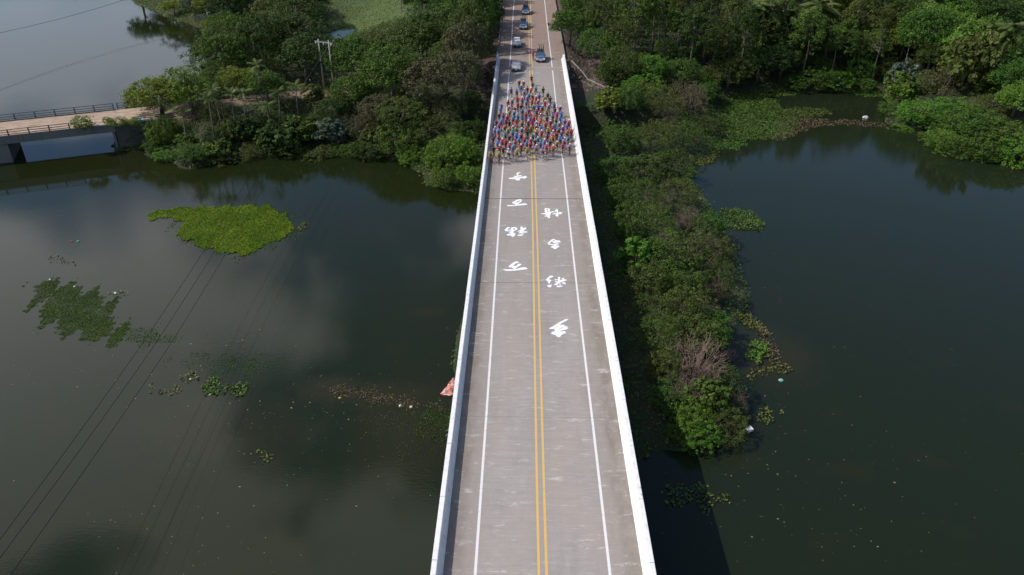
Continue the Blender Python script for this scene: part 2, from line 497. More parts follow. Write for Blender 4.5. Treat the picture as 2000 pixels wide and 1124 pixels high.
cb = ((np.hypot(_dx, _dy) > .1) & (np.hypot(_dx, _dy) < 9.3) & (np.abs(GX) < 17) & (GY > 128) & (GY < 178)).astype(float)
ca = gme.color_attributes.new('cover', 'FLOAT_COLOR', 'POINT')
ca.data.foreach_set('color', np.stack([cr_, cg, cb, np.ones_like(cb)], -1).ravel().astype(np.float32))
tag(obj('ground', gme), 'dark earth banks, river spit and wooded ground beside the lake', kind='structure')

wme = mesh_np('water', [(-3600, -3600, WATER), (3600, -3600, WATER), (3600, 4300, WATER), (-3600, 4300, WATER)], [(0, 1, 2, 3)], M['water'])
tag(obj('water', wme), 'still murky green lake water reflecting sky and trees', kind='structure')

# ------------------------------------------------------------------ the big bridge
bridge = empty('concrete_bridge', (0, 0, 0), label='long white-walled concrete road bridge crossing the lake', cat='bridge')
JOINTS = [DECK_END - 20 * i for i in range(16)]
def prism(y0, y1, prof, name, mat, parent):
    m = MB(); n = len(prof)
    m.add([(x, y0, z) for x, z in prof] + [(x, y1, z) for x, z in prof],
          [tuple((i, (i + 1) % n, n + (i + 1) % n, n + i)) for i in range(n)] + [tuple(range(n - 1, -1, -1)), tuple(range(n, 2 * n))])
    return m.build(name, mat, parent)
for i in range(15):
    gap = .05 if i == 3 else .002
    prism(JOINTS[i + 1] + gap, JOINTS[i] - gap, [(-6.42, -.42), (6.42, -.42), (6.42, 0), (-6.42, 0)], 'deck_slab', M['deck'], bridge)
    prism(JOINTS[i + 1] + gap, JOINTS[i] - gap, [(-5.2, -1.6), (-4.4, -1.6), (-4.4, -.43), (-5.2, -.43)], 'girder', M['conc'], bridge)
    for gx in (-2.7, 0, 2.7):
        prism(JOINTS[i + 1] + gap, JOINTS[i] - gap, [(gx - .4, -1.6), (gx + .4, -1.6), (gx + .4, -.43), (gx - .4, -.43)], 'girder', M['conc'], bridge)
    prism(JOINTS[i + 1] + gap, JOINTS[i] - gap, [(4.4, -1.6), (5.2, -1.6), (5.2, -.43), (4.4, -.43)], 'girder', M['conc'], bridge)
joint_m = simple('expansion_joint_rubber', (.10, .085, .075), .8)
for i in range(1, 15):
    w = .13 if i == 3 else .012
    MB().box((0, JOINTS[i], .004), (11.75, w, .012)).build('expansion_joint', joint_m if i == 3 else M['conc'], bridge)
    p = MB().box((0, JOINTS[i], -2.02), (11.4, 1.5, .8))
    p.build('pier_cap', M['conc'], bridge)
    for px_ in (-3.4, 3.4):
        MB().lathe((px_, JOINTS[i], 0), [(.62, -10.5), (.62, -2.43)], n=18).build('pier_column', M['conc'], bridge, True)
MB().box((0, JOINTS[0] + .05, .004), (11.75, .12, .012)).build('expansion_joint', simple('joint_pale', (.5, .47, .44), .8), bridge)
MB().box((0, JOINTS[0] + 1.6, -1.2), (14.5, 3.2, 1.55)).build('abutment', M['conc'], bridge)
# sloped parapets cast in five-metre lengths
pr = [(5.90, .001), (5.96, .12), (6.10, .40), (6.19, .93), (6.22, .95), (6.50, .95), (6.52, .93), (6.52, -.45), (6.43, -.45), (6.43, .001)]
for sgn in (-1, 1):
    pf = [(sgn * x, z) for x, z in pr]
    if sgn < 0: pf = pf[::-1]
    m = MB(); n = len(pf); L = 4.97
    m.add([(x, 0, z) for x, z in pf] + [(x, L, z) for x, z in pf],
          [tuple((i, (i + 1) % n, n + (i + 1) % n, n + i)) for i in range(n)] + [tuple(range(n - 1, -1, -1)), tuple(range(n, 2 * n))])
    me = m.mesh('parapet_section', M['white'])
    k = 0; y = DECK_END - 5 + 6.0
    while y > -150:
        o = obj('parapet_section', me, bridge, (rnd.uniform(-.008, .008), y, rnd.uniform(-.006, .006)))
        y -= 5

# painted lines: double yellow centre, white edge lines
def strip(x, w, y0, y1, z, mat, name, parent, wobble=.0):
    yy = np.arange(y0, y1 + .01, 2.5); v = []
    for y in yy:
        d = .02 * math.sin(y * .11 + x) * wobble
        v += [(x - w / 2 + d, y, z), (x + w / 2 + d, y, z)]
    f = [(2 * i, 2 * i + 1, 2 * i + 3, 2 * i + 2) for i in range(len(yy) - 1)]
    return obj(name, mesh_np(name, v, f, mat), parent)
for (x, w, mt, nm) in ((-3.98, .17, 'pw', 'white_edge_line'), (3.95, .17, 'pw', 'white_edge_line'),
                       (-.235, .16, 'py', 'yellow_centre_line'), (.235, .16, 'py', 'yellow_centre_line')):
    strip(x, w, -150, DECK_END, .0045, M[mt], nm, bridge, 1)

# brush-written characters, upside down as seen from here; outlines in picture points
CH = [
 ((975, 500, 28.1), [[[(190,745),(280,735),(500,745),(800,740),(1040,700),(1110,665),(1190,655),(1260,630),(1380,625),(1480,645),(1560,700),(1530,735),(1350,755),(1200,770),(1000,800),(800,820),(550,835),(380,830),(280,795)]],
   [[(490,570),(560,545),(640,460),(780,370),(900,305),(990,305),(1060,340),(1105,400),(1060,400),(1000,390),(930,410),(860,460),(770,550),(900,560),(960,530),(1040,460),(1100,430),(1190,440),(1220,470),(1190,510),(1050,590),(960,660),(880,715),(810,735),(760,700),(700,640),(600,645),(530,615)]]]),
 ((980, 435, 32.1), [[[(1155,330),(1190,265),(1250,250),(1310,280),(1350,360),(1430,310),(1500,310),(1560,390),(1520,420),(1440,460),(1340,550),(1420,550),(1580,560),(1620,590),(1600,625),(1420,635),(1300,650),(1220,690),(1160,690),(1050,650),(1090,600),(1170,560),(1100,545),(1010,590),(980,580),(1000,540),(1100,490),(1180,440),(1175,400)]],
   [[(960,790),(1050,765),(1200,745),(1280,710),(1350,680),(1410,690),(1370,730),(1280,760),(1330,830),(1240,830),(1100,840),(1010,830)]],
   [[(170,490),(250,380),(340,300),(450,285),(520,310),(500,350),(430,370),(390,430),(370,490),(480,500),(600,480),(640,470),(560,450),(460,450),(450,420),(560,415),(590,400),(560,330),(640,300),(760,290),(880,285),(960,340),(990,410),(950,460),(860,490),(760,550),(710,580),(740,640),(820,670),(870,730),(840,800),(780,840),(740,890),(670,900),(610,870),(570,810),(400,820),(310,790),(300,760),(420,710),(560,680),(640,655),(450,640),(450,600),(520,575),(640,560),(560,545),(400,552),(250,545)], [(710,430),(780,350),(840,380),(850,430),(760,450)]]]),
 ((980, 380, 32.1), [[[(310,690),(360,670),(500,670),(820,670),(830,600),(700,580),(640,530),(680,480),(800,420),(900,350),(1060,310),(1200,300),(1270,360),(1230,400),(1250,450),(1200,490),(1120,530),(1060,580),(980,630),(1150,605),(1400,560),(1540,580),(1610,620),(1560,650),(1440,670),(1200,690),(900,715),(700,740),(450,745),(350,730)], [(880,500),(1000,500),(1110,440),(1200,400),(1150,385),(1000,430)]]]),
 ((980, 325, 28.1), [[[(370,650),(620,615),(740,610),(1000,600),(1130,575),(1240,535),(1340,540),(1385,600),(1320,650),(1250,690),(1150,655),(970,680),(1000,740),(985,775),(880,790),(770,760),(740,735),(760,700),(600,710),(410,700)]],
   [[(640,550),(760,530),(860,520),(800,440),(820,370),(900,335),(1040,340),(1020,365),(930,400),(900,450),(920,510),(1080,500),(1120,530),(1090,560),(900,575),(760,600),(690,590)]]]),
 ((1055, 400, 32.1), [[[(275,250),(330,210),(430,220),(460,250),(520,230),(610,250),(610,350),(600,460),(700,440),(820,415),(920,430),(980,300),(1050,275),(1110,310),(1130,420),(1135,540),(1200,480),(1300,460),(1385,530),(1300,600),(1200,600),(1140,590),(1160,660),(1110,760),(1040,745),(960,700),(970,640),(1010,600),(900,610),(790,620),(760,590),(840,560),(1010,530),(1040,510),(1030,420),(940,470),(800,490),(640,530),(700,600),(630,610),(650,660),(600,720),(640,830),(570,850),(470,820),(410,750),(300,750),(230,720),(370,690),(380,660),(280,620),(340,600),(200,600),(50,580),(60,550),(280,540),(330,520),(290,450)],
    [(400,280),(480,290),(500,350),(490,390),(460,350),(370,310)], [(440,400),(500,430),(510,460),(460,470),(420,430)]]]),
 ((1065, 460, 32.1), [[[(150,520),(200,440),(300,340),(420,250),(520,225),(600,250),(680,320),(800,315),(900,325),(960,400),(970,435),(900,450),(740,450),(640,490),(570,520),(520,490),(480,430),(400,390),(350,400),(310,480),(280,540),(400,550),(560,550),(660,520),(760,490),(850,520),(820,570),(740,600),(640,640),(780,630),(860,650),(890,700),(840,740),(740,800),(660,860),(590,870),(510,830),(480,780),(400,780),(330,750),(400,690),(500,640),(560,610),(400,610),(300,600),(190,570)], [(440,345),(500,305),(560,310),(610,350),(540,370),(460,365)]]]),
 ((1060, 530, 28.1), [[[(165,460),(230,400),(340,300),(430,245),(520,240),(600,300),(540,320),(440,370),(330,440),(430,470),(480,520),(430,570),(400,610),(410,690),(340,680),(270,620),(270,580),(310,540),(200,520)]],
   [[(240,800),(310,760),(420,750),(510,740),(480,800),(440,900),(340,880),(260,840)]],
   [[(840,330),(910,300),(1000,370),(940,385),(945,500),(1100,450),(1200,440),(1330,480),(1320,510),(1200,540),(1050,600),(900,660),(800,720),(860,740),(780,770),(680,770),(620,730),(640,700),(720,670),(800,620),(700,620),(640,580),(700,560),(820,560),(850,500),(720,500),(640,470),(660,440),(760,450),(850,450)]],
   [[(1000,430),(1080,390),(1130,360),(1190,390),(1160,430),(1080,445)]], [[(1060,650),(1130,600),(1220,620),(1270,680),(1220,730),(1140,700),(1070,690)]],
   [[(870,690),(940,665),(1010,700),(1010,730),(930,735)]], [[(740,830),(870,790),(990,775),(1110,830),(1060,850),(980,860),(900,890),(790,875)]]]),
 ((1065, 615, 22.47), [[[(160,600),(260,550),(440,440),(620,330),(840,210),(960,185),(1015,210),(960,245),(860,300),(700,390),(640,430),(680,450),(780,435),(850,460),(850,510),(920,500),(985,550),(985,610),(940,650),(800,670),(700,700),(640,735),(740,725),(850,720),(920,780),(880,820),(790,840),(700,900),(660,970),(600,990),(500,960),(440,880),(330,870),(240,810),(330,750),(440,705),(390,660),(420,620),(300,630),(200,625)], [(480,530),(540,500),(600,490),(560,520)], [(590,620),(700,590),(800,540),(760,590),(640,630)]]]),
]
for (ox, oy, s), shapes in CH:
    m = MB(); z = .0052
    for loops in shapes:
        lv = [[Vector(P(ox + a / s, oy + b / s, z)) for a, b in lp] for lp in loops]
        flat = [v for l in lv for v in l]
        tr = tessellate_polygon(lv)
        m.add(flat, [t for t in tr]); z += .0012
    o = m.build('painted_character', M['pc'], bridge)
    for p_ in o.data.polygons:
        if p_.normal.z < 0: p_.flip()

# ------------------------------------------------------------------ approach road
rv = []; ry = list(np.arange(DECK_END + .12, 430, 8))
for y in ry: rv += [(-6.6, y, 0), (6.6, y, 0)]
road = tag(obj('road', mesh_np('road', rv, [(2 * i, 2 * i + 1, 2 * i + 3, 2 * i + 2) for i in range(len(ry) - 1)], M['deck'])),
           'brownish two-lane road running from the bridge into the woods', kind='structure')
for (x, w, mt, nm) in ((-3.98, .17, 'pw', 'white_edge_line'), (3.95, .17, 'pw', 'white_edge_line'),
                       (-.235, .16, 'py', 'yellow_centre_line'), (.235, .16, 'py', 'yellow_centre_line')):
    strip(x, w, DECK_END + .12, 425, .0045, M[mt], nm, road, 1)
for y in (158, 172, 186, 200): MB().box((0, y, .002), (13.1, .05, .008)).build('slab_joint', joint_m, road)
kr = empty('kerb_wall', (6.6, 151.6, 0), label='low grey concrete kerb wall along the right edge of the road beyond the bridge', cat='kerb wall')
for i in range(16):
    MB().box((0, 2.5 + i * 5, .10), (.26, 4.95, .56)).build('kerb_block', M['conc'], kr)
kl = empty('kerb_wall', (-6.6, 151.6, 0), label='low kerb wall with a dark post along the shaded left edge of the road', cat='kerb wall')
for i in range(16):
    MB().box((0, 2.5 + i * 5, .06), (.22, 4.95, .44)).build('kerb_block', M['conc'], kl)
# pale coping along the foot of the pitched slope, right of the bridge
cv = []
for a in np.linspace(0, 1, 26):
    q = P(1116 + 66 * a, 128 + 62 * a, -1.2 - 3.2 * a); x, y = q[0], q[1]
    cv.append((x, y, hz(x, y) + .12))
tag(MB().tube(cv, .17, 5).build('stone_coping', M['conc']), 'pale coping strip running down the pitched stone slope right of the bridge', 'coping')

# stones pitched on the cone
def stones(n, cond, size, name, mat, label):
    V = []; Fs = []; k = 0
    base = np.array([(-1, -1, -.6), (1, -1, -.6), (1, 1, -.6), (-1, 1, -.6), (-.7, -.7, .6), (.7, -.7, .6), (.7, .7, .6), (-.7, .7, .6)])
    fq = np.array([(4, 5, 6, 7), (0, 1, 5, 4), (1, 2, 6, 5), (2, 3, 7, 6), (3, 0, 4, 7)])
    while k < n:
        x, y = cond()
        a = rng.uniform(0, 6.28); s = size * rng.uniform(.6, 1.3, 3); s[2] *= .6
        q = base * s * rng.uniform(.8, 1.15, (8, 1))
        rot = np.array([[math.cos(a), -math.sin(a), 0], [math.sin(a), math.cos(a), 0], [0, 0, 1]])
        V.append(q @ rot.T + (x, y, hz(x, y) + .03)); Fs.append(fq + 8 * k); k += 1
    return tag(obj(name, mesh_np(name, np.concatenate(V), np.concatenate(Fs), mat)), label, kind='stuff')
t = NT('pitching_stone'); vo = t.n('TexVoronoi'); vo.inputs['Scale'].default_value = 1.3; t.l(t.coord(obj_space=False), vo.inputs['Vector'])
t.base(t.ramp(vo.outputs['Color'], [(.2, (.05, .036, .03)), (.5, (.10, .068, .052)), (.8, (.19, .145, .12))])); t.set(Roughness=.9); M['stone'] = t.m
def cone_pt():
    while True:
        s_ = rnd.choice((-1, 1, 1, 1, 1)); r = 9.2 * math.sqrt(rnd.random()); a = rnd.uniform(-1.65, .2)
        if rnd.random() < .5: return s_ * (7.5 + r), DECK_END + 2 + rnd.uniform(0, 18)
        return s_ * (7.5 + r * math.cos(a)), DECK_END + 3 + r * math.sin(a)
stones(1500, cone_pt, .20, 'pitched_stones', M['stone'], 'rough brown and grey stones pitched on the slopes at the bridge end')

# ------------------------------------------------------------------ the small side bridge with railings
f0 = P(0, 268.3, -2.8); f1 = P(221.7, 244.3, -2.8); f2 = P(308, 234.4, -2.8); r0 = P(0, 238, -2.8)
dv = Vector((f2 - f0)); dv.z = 0; dv.normalize(); nv = Vector((-dv.y, dv.x, 0))
W2 = float((Vector(r0 - f0)).dot(nv)) 
ang = math.atan2(dv.y, dv.x)
sb = empty('side_bridge', tuple(f0), ang, label='old low concrete causeway bridge with a sandy dirt top, left of the trees', cat='small bridge')
Lw = float(Vector(f1 - f0).dot(dv)); Le = Lw + 7.0
sand_t = NT('sandy_track'); nn = sand_t.noise(sand_t.coord((.35, 1.6, 1)), 1.1, 5, .7)
cc = sand_t.ramp(nn, [(.3, (.20, .13, .085)), (.48, (.34, .245, .18)), (.66, (.48, .38, .30))])
nn2 = sand_t.noise(sand_t.coord((.5, 1, 1)), .7, 4, .7)
sand_t.base(sand_t.mix(sand_t.rng(nn2, .55, .72, 0, .65), cc, (.10, .11, .045))); sand_t.set(Roughness=.95); sand_t.bump(nn, .5, .1)
M['sand'] = sand_t.m
masonry = NT('abutment_masonry'); bt = masonry.n('TexBrick')
bt.inputs['Scale'].default_value = 1.0; bt.inputs['Color1'].default_value = (.15, .145, .14, 1); bt.inputs['Color2'].default_value = (.085, .085, .085, 1)
bt.inputs['Mortar'].default_value = (.03, .03, .03, 1); bt.inputs['Brick Width'].default_value = .5; bt.inputs['Row Height'].default_value = .28; bt.inputs['Mortar Size'].default_value = .04
mc = masonry.n('CombineXYZ'); sp = masonry.n('SeparateXYZ'); masonry.l(masonry.n('TexCoord').outputs['Object'], sp.inputs[0])
masonry.l(sp.outputs[0], mc.inputs[0]); masonry.l(sp.outputs[2], mc.inputs[1]); masonry.l(mc.outputs[0], bt.inputs[0])
masonry.base(masonry.mix(masonry.noise(masonry.coord(), 1.5, 4), bt.outputs[0], (.07, .075, .055))); masonry.set(Roughness=.9); masonry.bump(bt.outputs['Fac'], -.6, .05)
M['masonry'] = masonry.m
X0 = -46
MB().box(((X0 + Lw) / 2, W2 / 2, -.13), (Lw - X0, W2 - .5, .26)).build('sandy_deck', M['sand'], sb)
MB().box(((X0 + Lw) / 2, .14, -.56), (Lw - X0, .28, 1.28)).build('edge_beam', M['concdark'], sb)
MB().box(((X0 + Lw) / 2, W2 - .14, -.5), (Lw - X0, .28, 1.24)).build('edge_beam', M['concdark'], sb)
for yb in (1.6, W2 / 2, W2 - 1.6): MB().box(((X0 + Lw) / 2, yb, -.73), (Lw - X0, .35, .94)).build('girder', M['concdark'], sb)
MB().box(((Lw + Le) / 2 + .02, W2 / 2, -2.2), (Le - Lw, W2 - .04, 4.2)).build('masonry_abutment', M['masonry'], sb)
MB().box(((Lw + Le) / 2 + .02, W2 / 2, -.045), (Le - Lw - .05, W2 - .5, .09 + .1)).build('sandy_deck', M['sand'], sb)
MB().box(((Lw + Le) / 2 + .2, .1, -.05), (Le - Lw, .3, .26)).build('coping', M['concdark'], sb)
MB().box((Lw - .32, W2 / 2, -2.7), (.34, W2 - .3, 2.9)).build('pier', M['concdark'], sb)
pw = float(Vector(P(20, 300, -5.5) - f0).dot(dv))
MB().box((pw - 1.3, W2 / 2, -3.2), (2.6, W2 - .2, 3.9)).build('pier', M['concdark'], sb)
MB().box((pw - 17, W2 / 2, -3.2), (2.6, W2 - .2, 3.9)).build('pier', M['concdark'], sb)
rust = simple('rusty_rail', (.13, .085, .065), .8, var=.3)
grayrail = simple('grey_concrete_rail', (.10, .105, .115), .8, var=.2)
def railing(xa, xb, y, mat, n, label, zb=0, h=1.05, open_end=False):
    r = empty('railing', tuple(Vector(f0) + dv * xa + nv * y + Vector((0, 0, zb))), ang, label=label, cat='railing')
    L = xb - xa
    for i in range(n + 1): MB().box((L * i / n, 0, h / 2), (.16, .16, h)).build('post', mat, r)
    for i in range(n):
        for z in (h * .93, h * .55, h * .18):
            MB().box((L * (i + .5) / n, 0, z), (L / n - .17, .07, .10)).build('rail', mat, r)
    return r
xr = lambda px, py: float(Vector(P(px, py, -2.8) - f0).dot(dv))
step = xr(186, 216) - xr(148, 221)
railing(xr(223, 213) - 11 * step, xr(223, 213), W2 - .14, grayrail, 11, 'dark grey three-bar railing along the lake side of the small bridge', .12)
railing(xr(231, 212), xr(231, 212) + 3 * step, W2 - .14, grayrail, 3, 'short dark railing past the gap, half hidden by the green tree', .12)
st2 = xr(98, 256) - xr(58, 261)
railing(xr(137, 252) - 8 * st2, xr(137, 252), .14, rust, 8, 'rusty brown railing along the near side of the small bridge', .08, .95)
railing(xr(262, 240), xr(262, 240) + 8, .10, rust, 2, 'short rusty railing on the masonry abutment beside the trees', .08, .8)

# ------------------------------------------------------------------ vegetation meshes
def leaf_quads(c, size, nrm, stretch=.55, r=rng):
    n = len(c)
    u = r.normal(size=(n, 3)); u -= nrm * np.sum(u * nrm, 1, keepdims=True); u /= np.linalg.norm(u, axis=1, keepdims=True) + 1e-9
    w = np.cross(nrm, u)
    s = size[:, None]
    v = np.stack([c - u * s * .5, c + w * s * .5 * stretch, c + u * s * .5, c - w * s * .5 * stretch], 1).reshape(-1, 3)
    f = np.arange(4 * n).reshape(n, 4)
    return v, f
def unit(a): return a / (np.linalg.norm(a, axis=1, keepdims=True) + 1e-9)
def clump_leaves(centers, rad, per, size, r=rng, flat=1.0, up=.5):
    k = len(centers); d = unit(r.normal(size=(k * per, 3)))
    rr = np.repeat(rad, per)[:, None] * r.uniform(.55, 1.05, (k * per, 1))
    off = d * rr; off[:, 2] *= flat
    c = np.repeat(centers, per, 0) + off
    n = unit(d * .9 + r.normal(size=d.shape) * .45 + np.array([0, 0, up]))
    return leaf_quads(c, size * r.uniform(.6, 1.35, len(c)), n, r=r)
def crown_mesh(name, w, h, z0, nclump, per, size, seed, gap=.25, lobes=5, flat=.8, bottom=-.45):
    """clumps of leaves over an uneven many-lobed crown"""
    r = np.random.default_rng(seed)
    la = unit(r.normal(size=(lobes, 3))) * np.array([1, 1, .7]); lr = r.uniform(.2, .55, lobes)
    d = unit(r.normal(size=(nclump * 3, 3))); d = d[d[:, 2] > bottom][:nclump]
    rad = .56 + sum(lr[i] * np.clip(d @ la[i], 0, 1) ** 2.5 for i in range(lobes)) + r.normal(size=len(d)) * .07
    rad *= np.where(r.random(len(d)) < .25, r.uniform(.45, .8, len(d)), 1)
    rad = np.clip(rad, .2, 1.15)
    rad = np.where(r.random(len(d)) < .15, rad * r.uniform(1.05, 1.3, len(d)), rad)
    c = d * rad[:, None] * np.array([w / 2, w / 2, h / 2]) + np.array([0, 0, z0 + h * .45])
    keep = r.random(len(c)) > gap * (np.sin(c[:, 0] * 1.3 + seed) * np.sin(c[:, 1] * 1.1) > .45)
    c = c[keep]
    v, f = clump_leaves(c, r.uniform(.4, 1.2, len(c)) * w / 12.5, per, size, r, flat)
    me = mesh_np(name, v, f); return me, c

def limbs(mb, ends, base, fork, r0, n, rr):
    for e in ends[:n]:
        e = Vector(e); b = Vector(base); f = Vector(fork) + Vector((rr.uniform(-.2, .2), rr.uniform(-.2, .2), rr.uniform(-.6, .5)))
        m = f.lerp(e, .5) + Vector((rr.uniform(-.4, .4), rr.uniform(-.4, .4), rr.uniform(.1, .6)))
        mb.tube([f, m, e], [r0 * .55, r0 * .35, r0 * .1], 5, False)

LEAFM = M['green']
def tree_kind(name, h, w, crown_h, nclump, per, size, seed, trunk_r=.22, lean=.5, **k):
    me, c = crown_mesh('crown', w, crown_h, h - crown_h, nclump, per, size, seed, **k)
    me.materials.append(LEAFM)
    rr = random.Random(seed); tb = MB()
    top = Vector((rr.uniform(-lean, lean), rr.uniform(-lean, lean), h - crown_h * .35)); mid = top * .5 + Vector((rr.uniform(-.3, .3), rr.uniform(-.3, .3), 0))
    tb.tube([(0, 0, -.8), mid, top], [trunk_r * 1.2, trunk_r * .8, trunk_r * .3], 7)
    cs = list(c); rr.shuffle(cs)
    limbs(tb, cs, (0, 0, 0), top * .72, trunk_r, 12, rr)
    return dict(crown=me, trunk=tb.mesh('trunk', M['bark'], True), h=h, w=w)
K = {}
K['broad'] = [tree_kind('b', 10, 9, 7.8, 400, 34, .28, 11 + i, .26, lobes=6) for i in range(4)]
K['tall'] = [tree_kind('t', 14, 6.4, 9.5, 260, 30, .26, 31 + i, .15, .9, lobes=7, gap=.5) for i in range(5)]
K['shrub'] = [tree_kind('s', 5, 6.2, 5.4, 240, 34, .21, 51 + i, .08, .4, lobes=6, bottom=-.75, gap=.3) for i in range(5)]
K['wispy'] = [tree_kind('w', 5, 6.2, 5.0, 230, 30, .15, 71 + i, .09, .5, lobes=7, bottom=-.6, gap=.5) for i in range(4)]
K['lush'] = [tree_kind('l', 5, 6.0, 5.2, 120, 26, .52, 91 + i, .10, .4, lobes=5, bottom=-.7, gap=.2) for i in range(3)]

def twig_mesh(seed, h=3.6, w=5.0, n=95):
    r = random.Random(seed); mb = MB()
    for i in range(n):
        a = r.uniform(0, 6.28); q = r.random() ** .5; e = Vector((math.cos(a) * w / 2 * q, math.sin(a) * w / 2 * q, h * r.uniform(.45, 1) * (1 - .35 * q)))
        s = Vector((e.x * .2, e.y * .2, -.2)); m = s.lerp(e, .55) + Vector((r.uniform(-.4, .4), r.uniform(-.4, .4), r.uniform(-.1, .5)))
        mb.tube([s, m, e], [.035, .022, .010], 3, False)
        for _ in range(4):
            t_ = r.uniform(.3, 1); b = m.lerp(e, t_); mb.tube([b, b + Vector((r.uniform(-.7, .7), r.uniform(-.7, .7), r.uniform(-.1, .5)))], [.014, .006], 3, False)
    return mb.mesh('branch_tangle', M['dead'])
DEAD = [twig_mesh(s) for s in (1, 2, 3)]

def palm_frond(L, nl, droop, wid, seed):
    r = random.Random(seed); vs = []; fs = []
    ax = [Vector((L * t, 0, L * (.42 * t - droop * t * t))) for t in np.linspace(0, 1, 9)]
    mb = MB(); mb.tube(ax, [.035 * L / 3 * (1 - .8 * i / 8) + .006 for i in range(9)], 4, False)
    for i in range(nl):
        t_ = .14 + .86 * i / nl; k = t_ * 8; j = min(int(k), 7); b = ax[j].lerp(ax[j + 1], k - j)
        d = (ax[j + 1] - ax[j]).normalized(); ll = L * .30 * math.sin(math.pi * min(1, t_ * .85 + .12)) + .1
        for s in (-1, 1):
            e = b + (Vector((0, s, 0)) * .8 + d * .55).normalized() * ll + Vector((0, 0, -.35 * ll + r.uniform(-.06, .06)))
            q = d * wid
            mb.add([b - q, e, b + q], [(0, 1, 2)])
    return mb.mesh('frond', M['palm'])
FR = {'areca': [palm_frond(1.7, 13, .55, .06, i) for i in range(3)], 'coconut': [palm_frond(4.3, 28, .70, .13, i + 9) for i in range(3)]}
def palm_trunk(h, r, bend, seed):
    q = random.Random(seed); a = q.uniform(0, 6.28)
    pts = [(bend * math.cos(a) * t * t, bend * math.sin(a) * t * t, -1 + (h + 1) * t) for t in np.linspace(0, 1, 7)]
    return MB().tube(pts, [r * (1.25 - .45 * i / 6) for i in range(7)], 7).mesh('trunk', M['bark'], True), pts[-1]

def place_palm(px, py, h, kind, label, group=None):
    x, y = ground_for(px, py, h, 1.0)
    return palm_at(x, y, h, kind, label, group)
def palm_at(x, y, h, kind, label, group=None):
    z = hz(x, y); sd = int(abs(x * 31 + y * 17))
    o = empty('areca_palm' if kind == 'areca' else 'coconut_palm', (x, y, z), label=label, cat='palm tree', group=group)
    me, top = palm_trunk(h, .09 if kind == 'areca' else .2, .4, sd)
    obj('trunk', me, o); q = random.Random(sd); n = 10 if kind == 'areca' else 17
    for i in range(n):
        f = obj('frond', q.choice(FR[kind]), o, top); s = q.uniform(.85, 1.15)
        f.rotation_euler = (q.uniform(-.15, .15), -q.uniform(-.45, .75), 6.283 * i / n + q.uniform(-.2, .2)); f.scale = (s, s, s)
    return o

ALLPL = []
NAMES = {'broad': ('broadleaf_tree', 'tree'), 'tall': ('slender_tree', 'tree'), 'shrub': ('shrub', 'shrub'), 'wispy': ('shrub', 'shrub'), 'lush': ('leafy_bush', 'bush')}
def plant_at(x, y, w, h, kind, leaf, label=None, group=None, zoff=0):
    rr = random.Random(int(abs(x * 53 + y * 97)) + len(ALLPL)); v = rr.choice(K[kind])
    nm, cat = NAMES[kind]
    o = empty(nm, (x, y, hz(x, y) + zoff - .1), rr.uniform(0, 6.28), label=label, cat=cat, group=group)
    s = w / v['w'] * rr.uniform(.94, 1.08); o.scale = (s * rr.uniform(.9, 1.1), s, h / v['h'])
    c = obj('crown', v['crown'], o); setmat(c, M[leaf])
    t_ = obj('trunk', v['trunk'], o)
    if kind in ('shrub', 'wispy', 'lush'): setmat(t_, M['barkd'])
    ALLPL.append((x, y, w)); return o
def ground_for(px, py, h, f=.5):
    zz = np.linspace(9, WATER - .2, 500); A = P(px, py, 9.0); B = P(px, py, WATER - .2); t_ = (9 - zz) / (9 - WATER + .2)
    X, Y = A[0] + (B[0] - A[0]) * t_, A[1] + (B[1] - A[1]) * t_
    ok = zz < np.maximum(height(X, Y), WATER + .1) + h * f; i = int(np.argmax(ok)) if ok.any() else -1
    return X[i], Y[i]
def place(px, py, w, h, kind, leaf, label=None, group=None):
    x, y = ground_for(px, py, h); return plant_at(x, y, w, h, kind, leaf, label, group)

CW = {'dark': 'dark green', 'green': 'mid green', 'bright': 'bright green', 'lime': 'yellow-green', 'olive': 'olive green', 'umber': 'brownish olive', 'grey': 'grey-green'}
def place_list(rows, where, what, counting, key):
    """rows of one zone; look-alikes are told apart by counting them out from a thing one can find"""
    items = []
    for (px, py, w, h, kind, leaf) in rows:
        x, y = ground_for(px, py, h); items.append((key(x, y), x, y, w, h, kind, leaf))
    items.sort(key=lambda a: a[0]); cnt = {}
    tot = {}
    for it in items: tot[(NAMES[it[5]][1], it[6])] = tot.get((NAMES[it[5]][1], it[6]), 0) + 1
    for (_, x, y, w, h, kind, leaf) in items:
        nm = NAMES[kind][1]; k = (nm, leaf); i = cnt.get(k, 0); cnt[k] = i + 1
        if tot[k] == 1: lb = f'the only {CW[leaf]} {nm} {where}'
        else: lb = f'{CW[leaf]} {nm} {where}, {nth(i)} of its colour {counting}'
        plant_at(x, y, w, h, kind, leaf, lb, f'{nm}s {where}')

